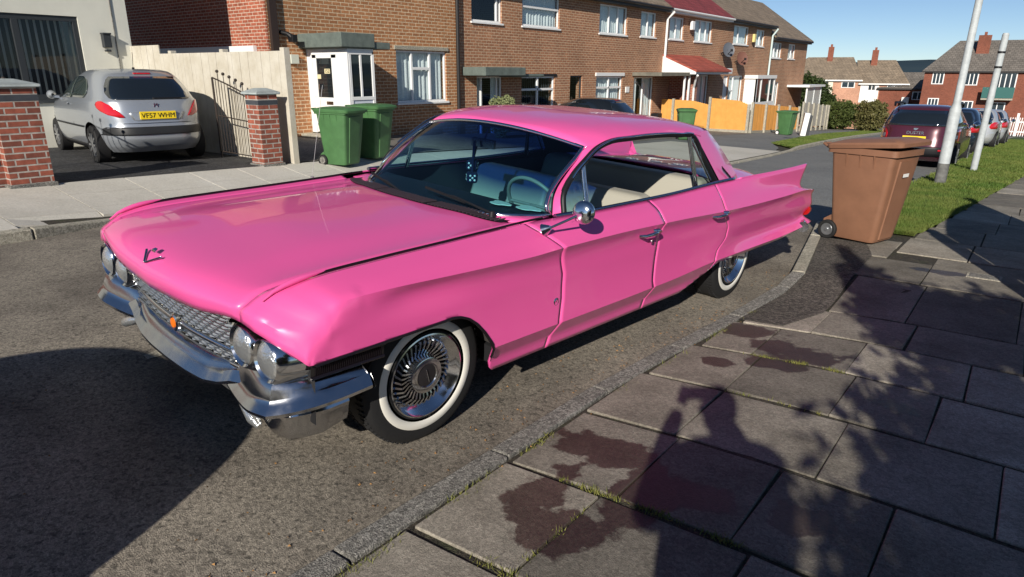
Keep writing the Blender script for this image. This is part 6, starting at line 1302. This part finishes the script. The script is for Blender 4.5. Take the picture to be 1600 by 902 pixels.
# ================================================================ PHOTOGRAPHER (behind the lens; the long shadow on the slabs)
fwd = Vector((-math.sin(YAW), math.cos(YAW), 0)); rgt = Vector((math.cos(YAW), math.sin(YAW), 0)); org = -fwd*.46+rgt*.03
per = empty('person', tuple(org)+() if False else (org.x, org.y, 0)); tag(per, 'person in a dark coat holding up a phone with both hands to take the picture', 'person')
per.rotation_euler = (0, 0, YAW)
def skin(name, V, E, Rr, m_, parent, root=0, sub=2):
    me = bpy.data.meshes.new(name); me.from_pydata(V, E, []); o = bpy.data.objects.new(name, me); COL.objects.link(o); o.parent = parent; me.materials.append(m_)
    md = o.modifiers.new('skin', 'SKIN'); md.use_smooth_shade = True
    for i, r in enumerate(Rr): me.skin_vertices[0].data[i].radius = (r, r) if not hasattr(r, '__len__') else r
    me.skin_vertices[0].data[root].use_root = True; o.modifiers.new('ss', 'SUBSURF').render_levels = sub; return o
V = [(0,0,.95),(0,.0,1.12),(0,.0,1.32),(0,-.01,1.44),(0,.02,1.53)]; E = [(0,1),(1,2),(2,3),(3,4)]; RR = [(.27,.18),(.25,.17),(.25,.17),(.17,.12),(.075,.075)]
for s1 in (-1, 1):
    n = len(V); V += [(s1*.09,0,.90),(s1*.11,.02,.50),(s1*.12,-.02,.10),(s1*.12,.0,.05),(s1*.14,.16,.03)]; E += [(0,n),(n,n+1),(n+1,n+2),(n+2,n+3),(n+3,n+4)]; RR += [.13,.085,.06,.05,.045]
    n = len(V); V += [(s1*.19,0,1.41),(s1*.25,.12,1.17),(s1*.15,.32,1.40),(s1*.10,.38,1.48)]; E += [(3,n),(n,n+1),(n+1,n+2),(n+2,n+3)]; RR += [.095,.08,.05,.034]
CLOTH = mat('dark_coat', (.02,.022,.03), rough=.9, bump=.3, bscale=80); SKINM = mat('skin', (.50,.30,.22), rough=.55)
skin('body', V, E, RR, CLOTH, per)
b = MB(); b.lathe([(-.13,0),(-.12,.045),(-.085,.068),(-.03,.078),(.03,.080),(.08,.070),(.11,.045),(.125,0)], (0,.04,1.655), 'z', 24); b.v = [(x, .04+(y-.04)*1.18, z_) for x, y, z_ in b.v]; b.lathe([(-.02,0),(0,.014),(.035,.006),(.04,0)], (0,.135,1.645), 'z', 10)
for s1 in (-1, 1): b.lathe([(-.03,0),(-.02,.018),(.02,.02),(.03,0)], (s1*.082,.04,1.65), 'z', 10); b.lathe([(-.01,0),(0,.012),(.01,0)], (s1*.03,.122,1.672), 'z', 10)
b.build('head', SKINM, per, smooth=60)
b = MB(); b.lathe([(-.02,.090),(.05,.090),(.10,.062),(.13,.02),(.135,0)], (0,.02,1.665), 'z', 24); b.v = [(x, .02+(y-.02)*1.12, z_) for x, y, z_ in b.v]; b.build('hair', mat('hair', (.03,.02,.012), rough=.7), per, smooth=60)
for s1 in (-1, 1):
    Vh = [(s1*.098,.385,1.485),(s1*.088,.405,1.53)]; Eh = [(0,1)]; Rh = [.024,.030]
    for k in range(4): n = len(Vh); zf = 1.50+.022*k; L0 = (.030,.034,.033,.026)[k]; Vh += [(s1*.088,.418,zf+.012),(s1*.082,.418+L0,zf+.014),(s1*.062,.425+L0,zf+.014)]; Eh += [(1,n),(n,n+1),(n+1,n+2)]; Rh += [.010,.009,.008]
    n = len(Vh); Vh += [(s1*.080,.39,1.50),(s1*.058,.395,1.52)]; Eh += [(0,n),(n,n+1)]; Rh += [.012,.010]
    skin('hand', Vh, Eh, Rh, SKINM, per)
b = MB(); b.box(-.078, .078, .428, .436, 1.505, 1.585); o = b.build('phone', BLACK, None, bevel=.003); o.matrix_world = Matrix.Translation((org.x, org.y, 0)) @ Matrix.Rotation(YAW, 4, 'Z'); tag(o, 'black phone held up in both hands of the person', 'phone')
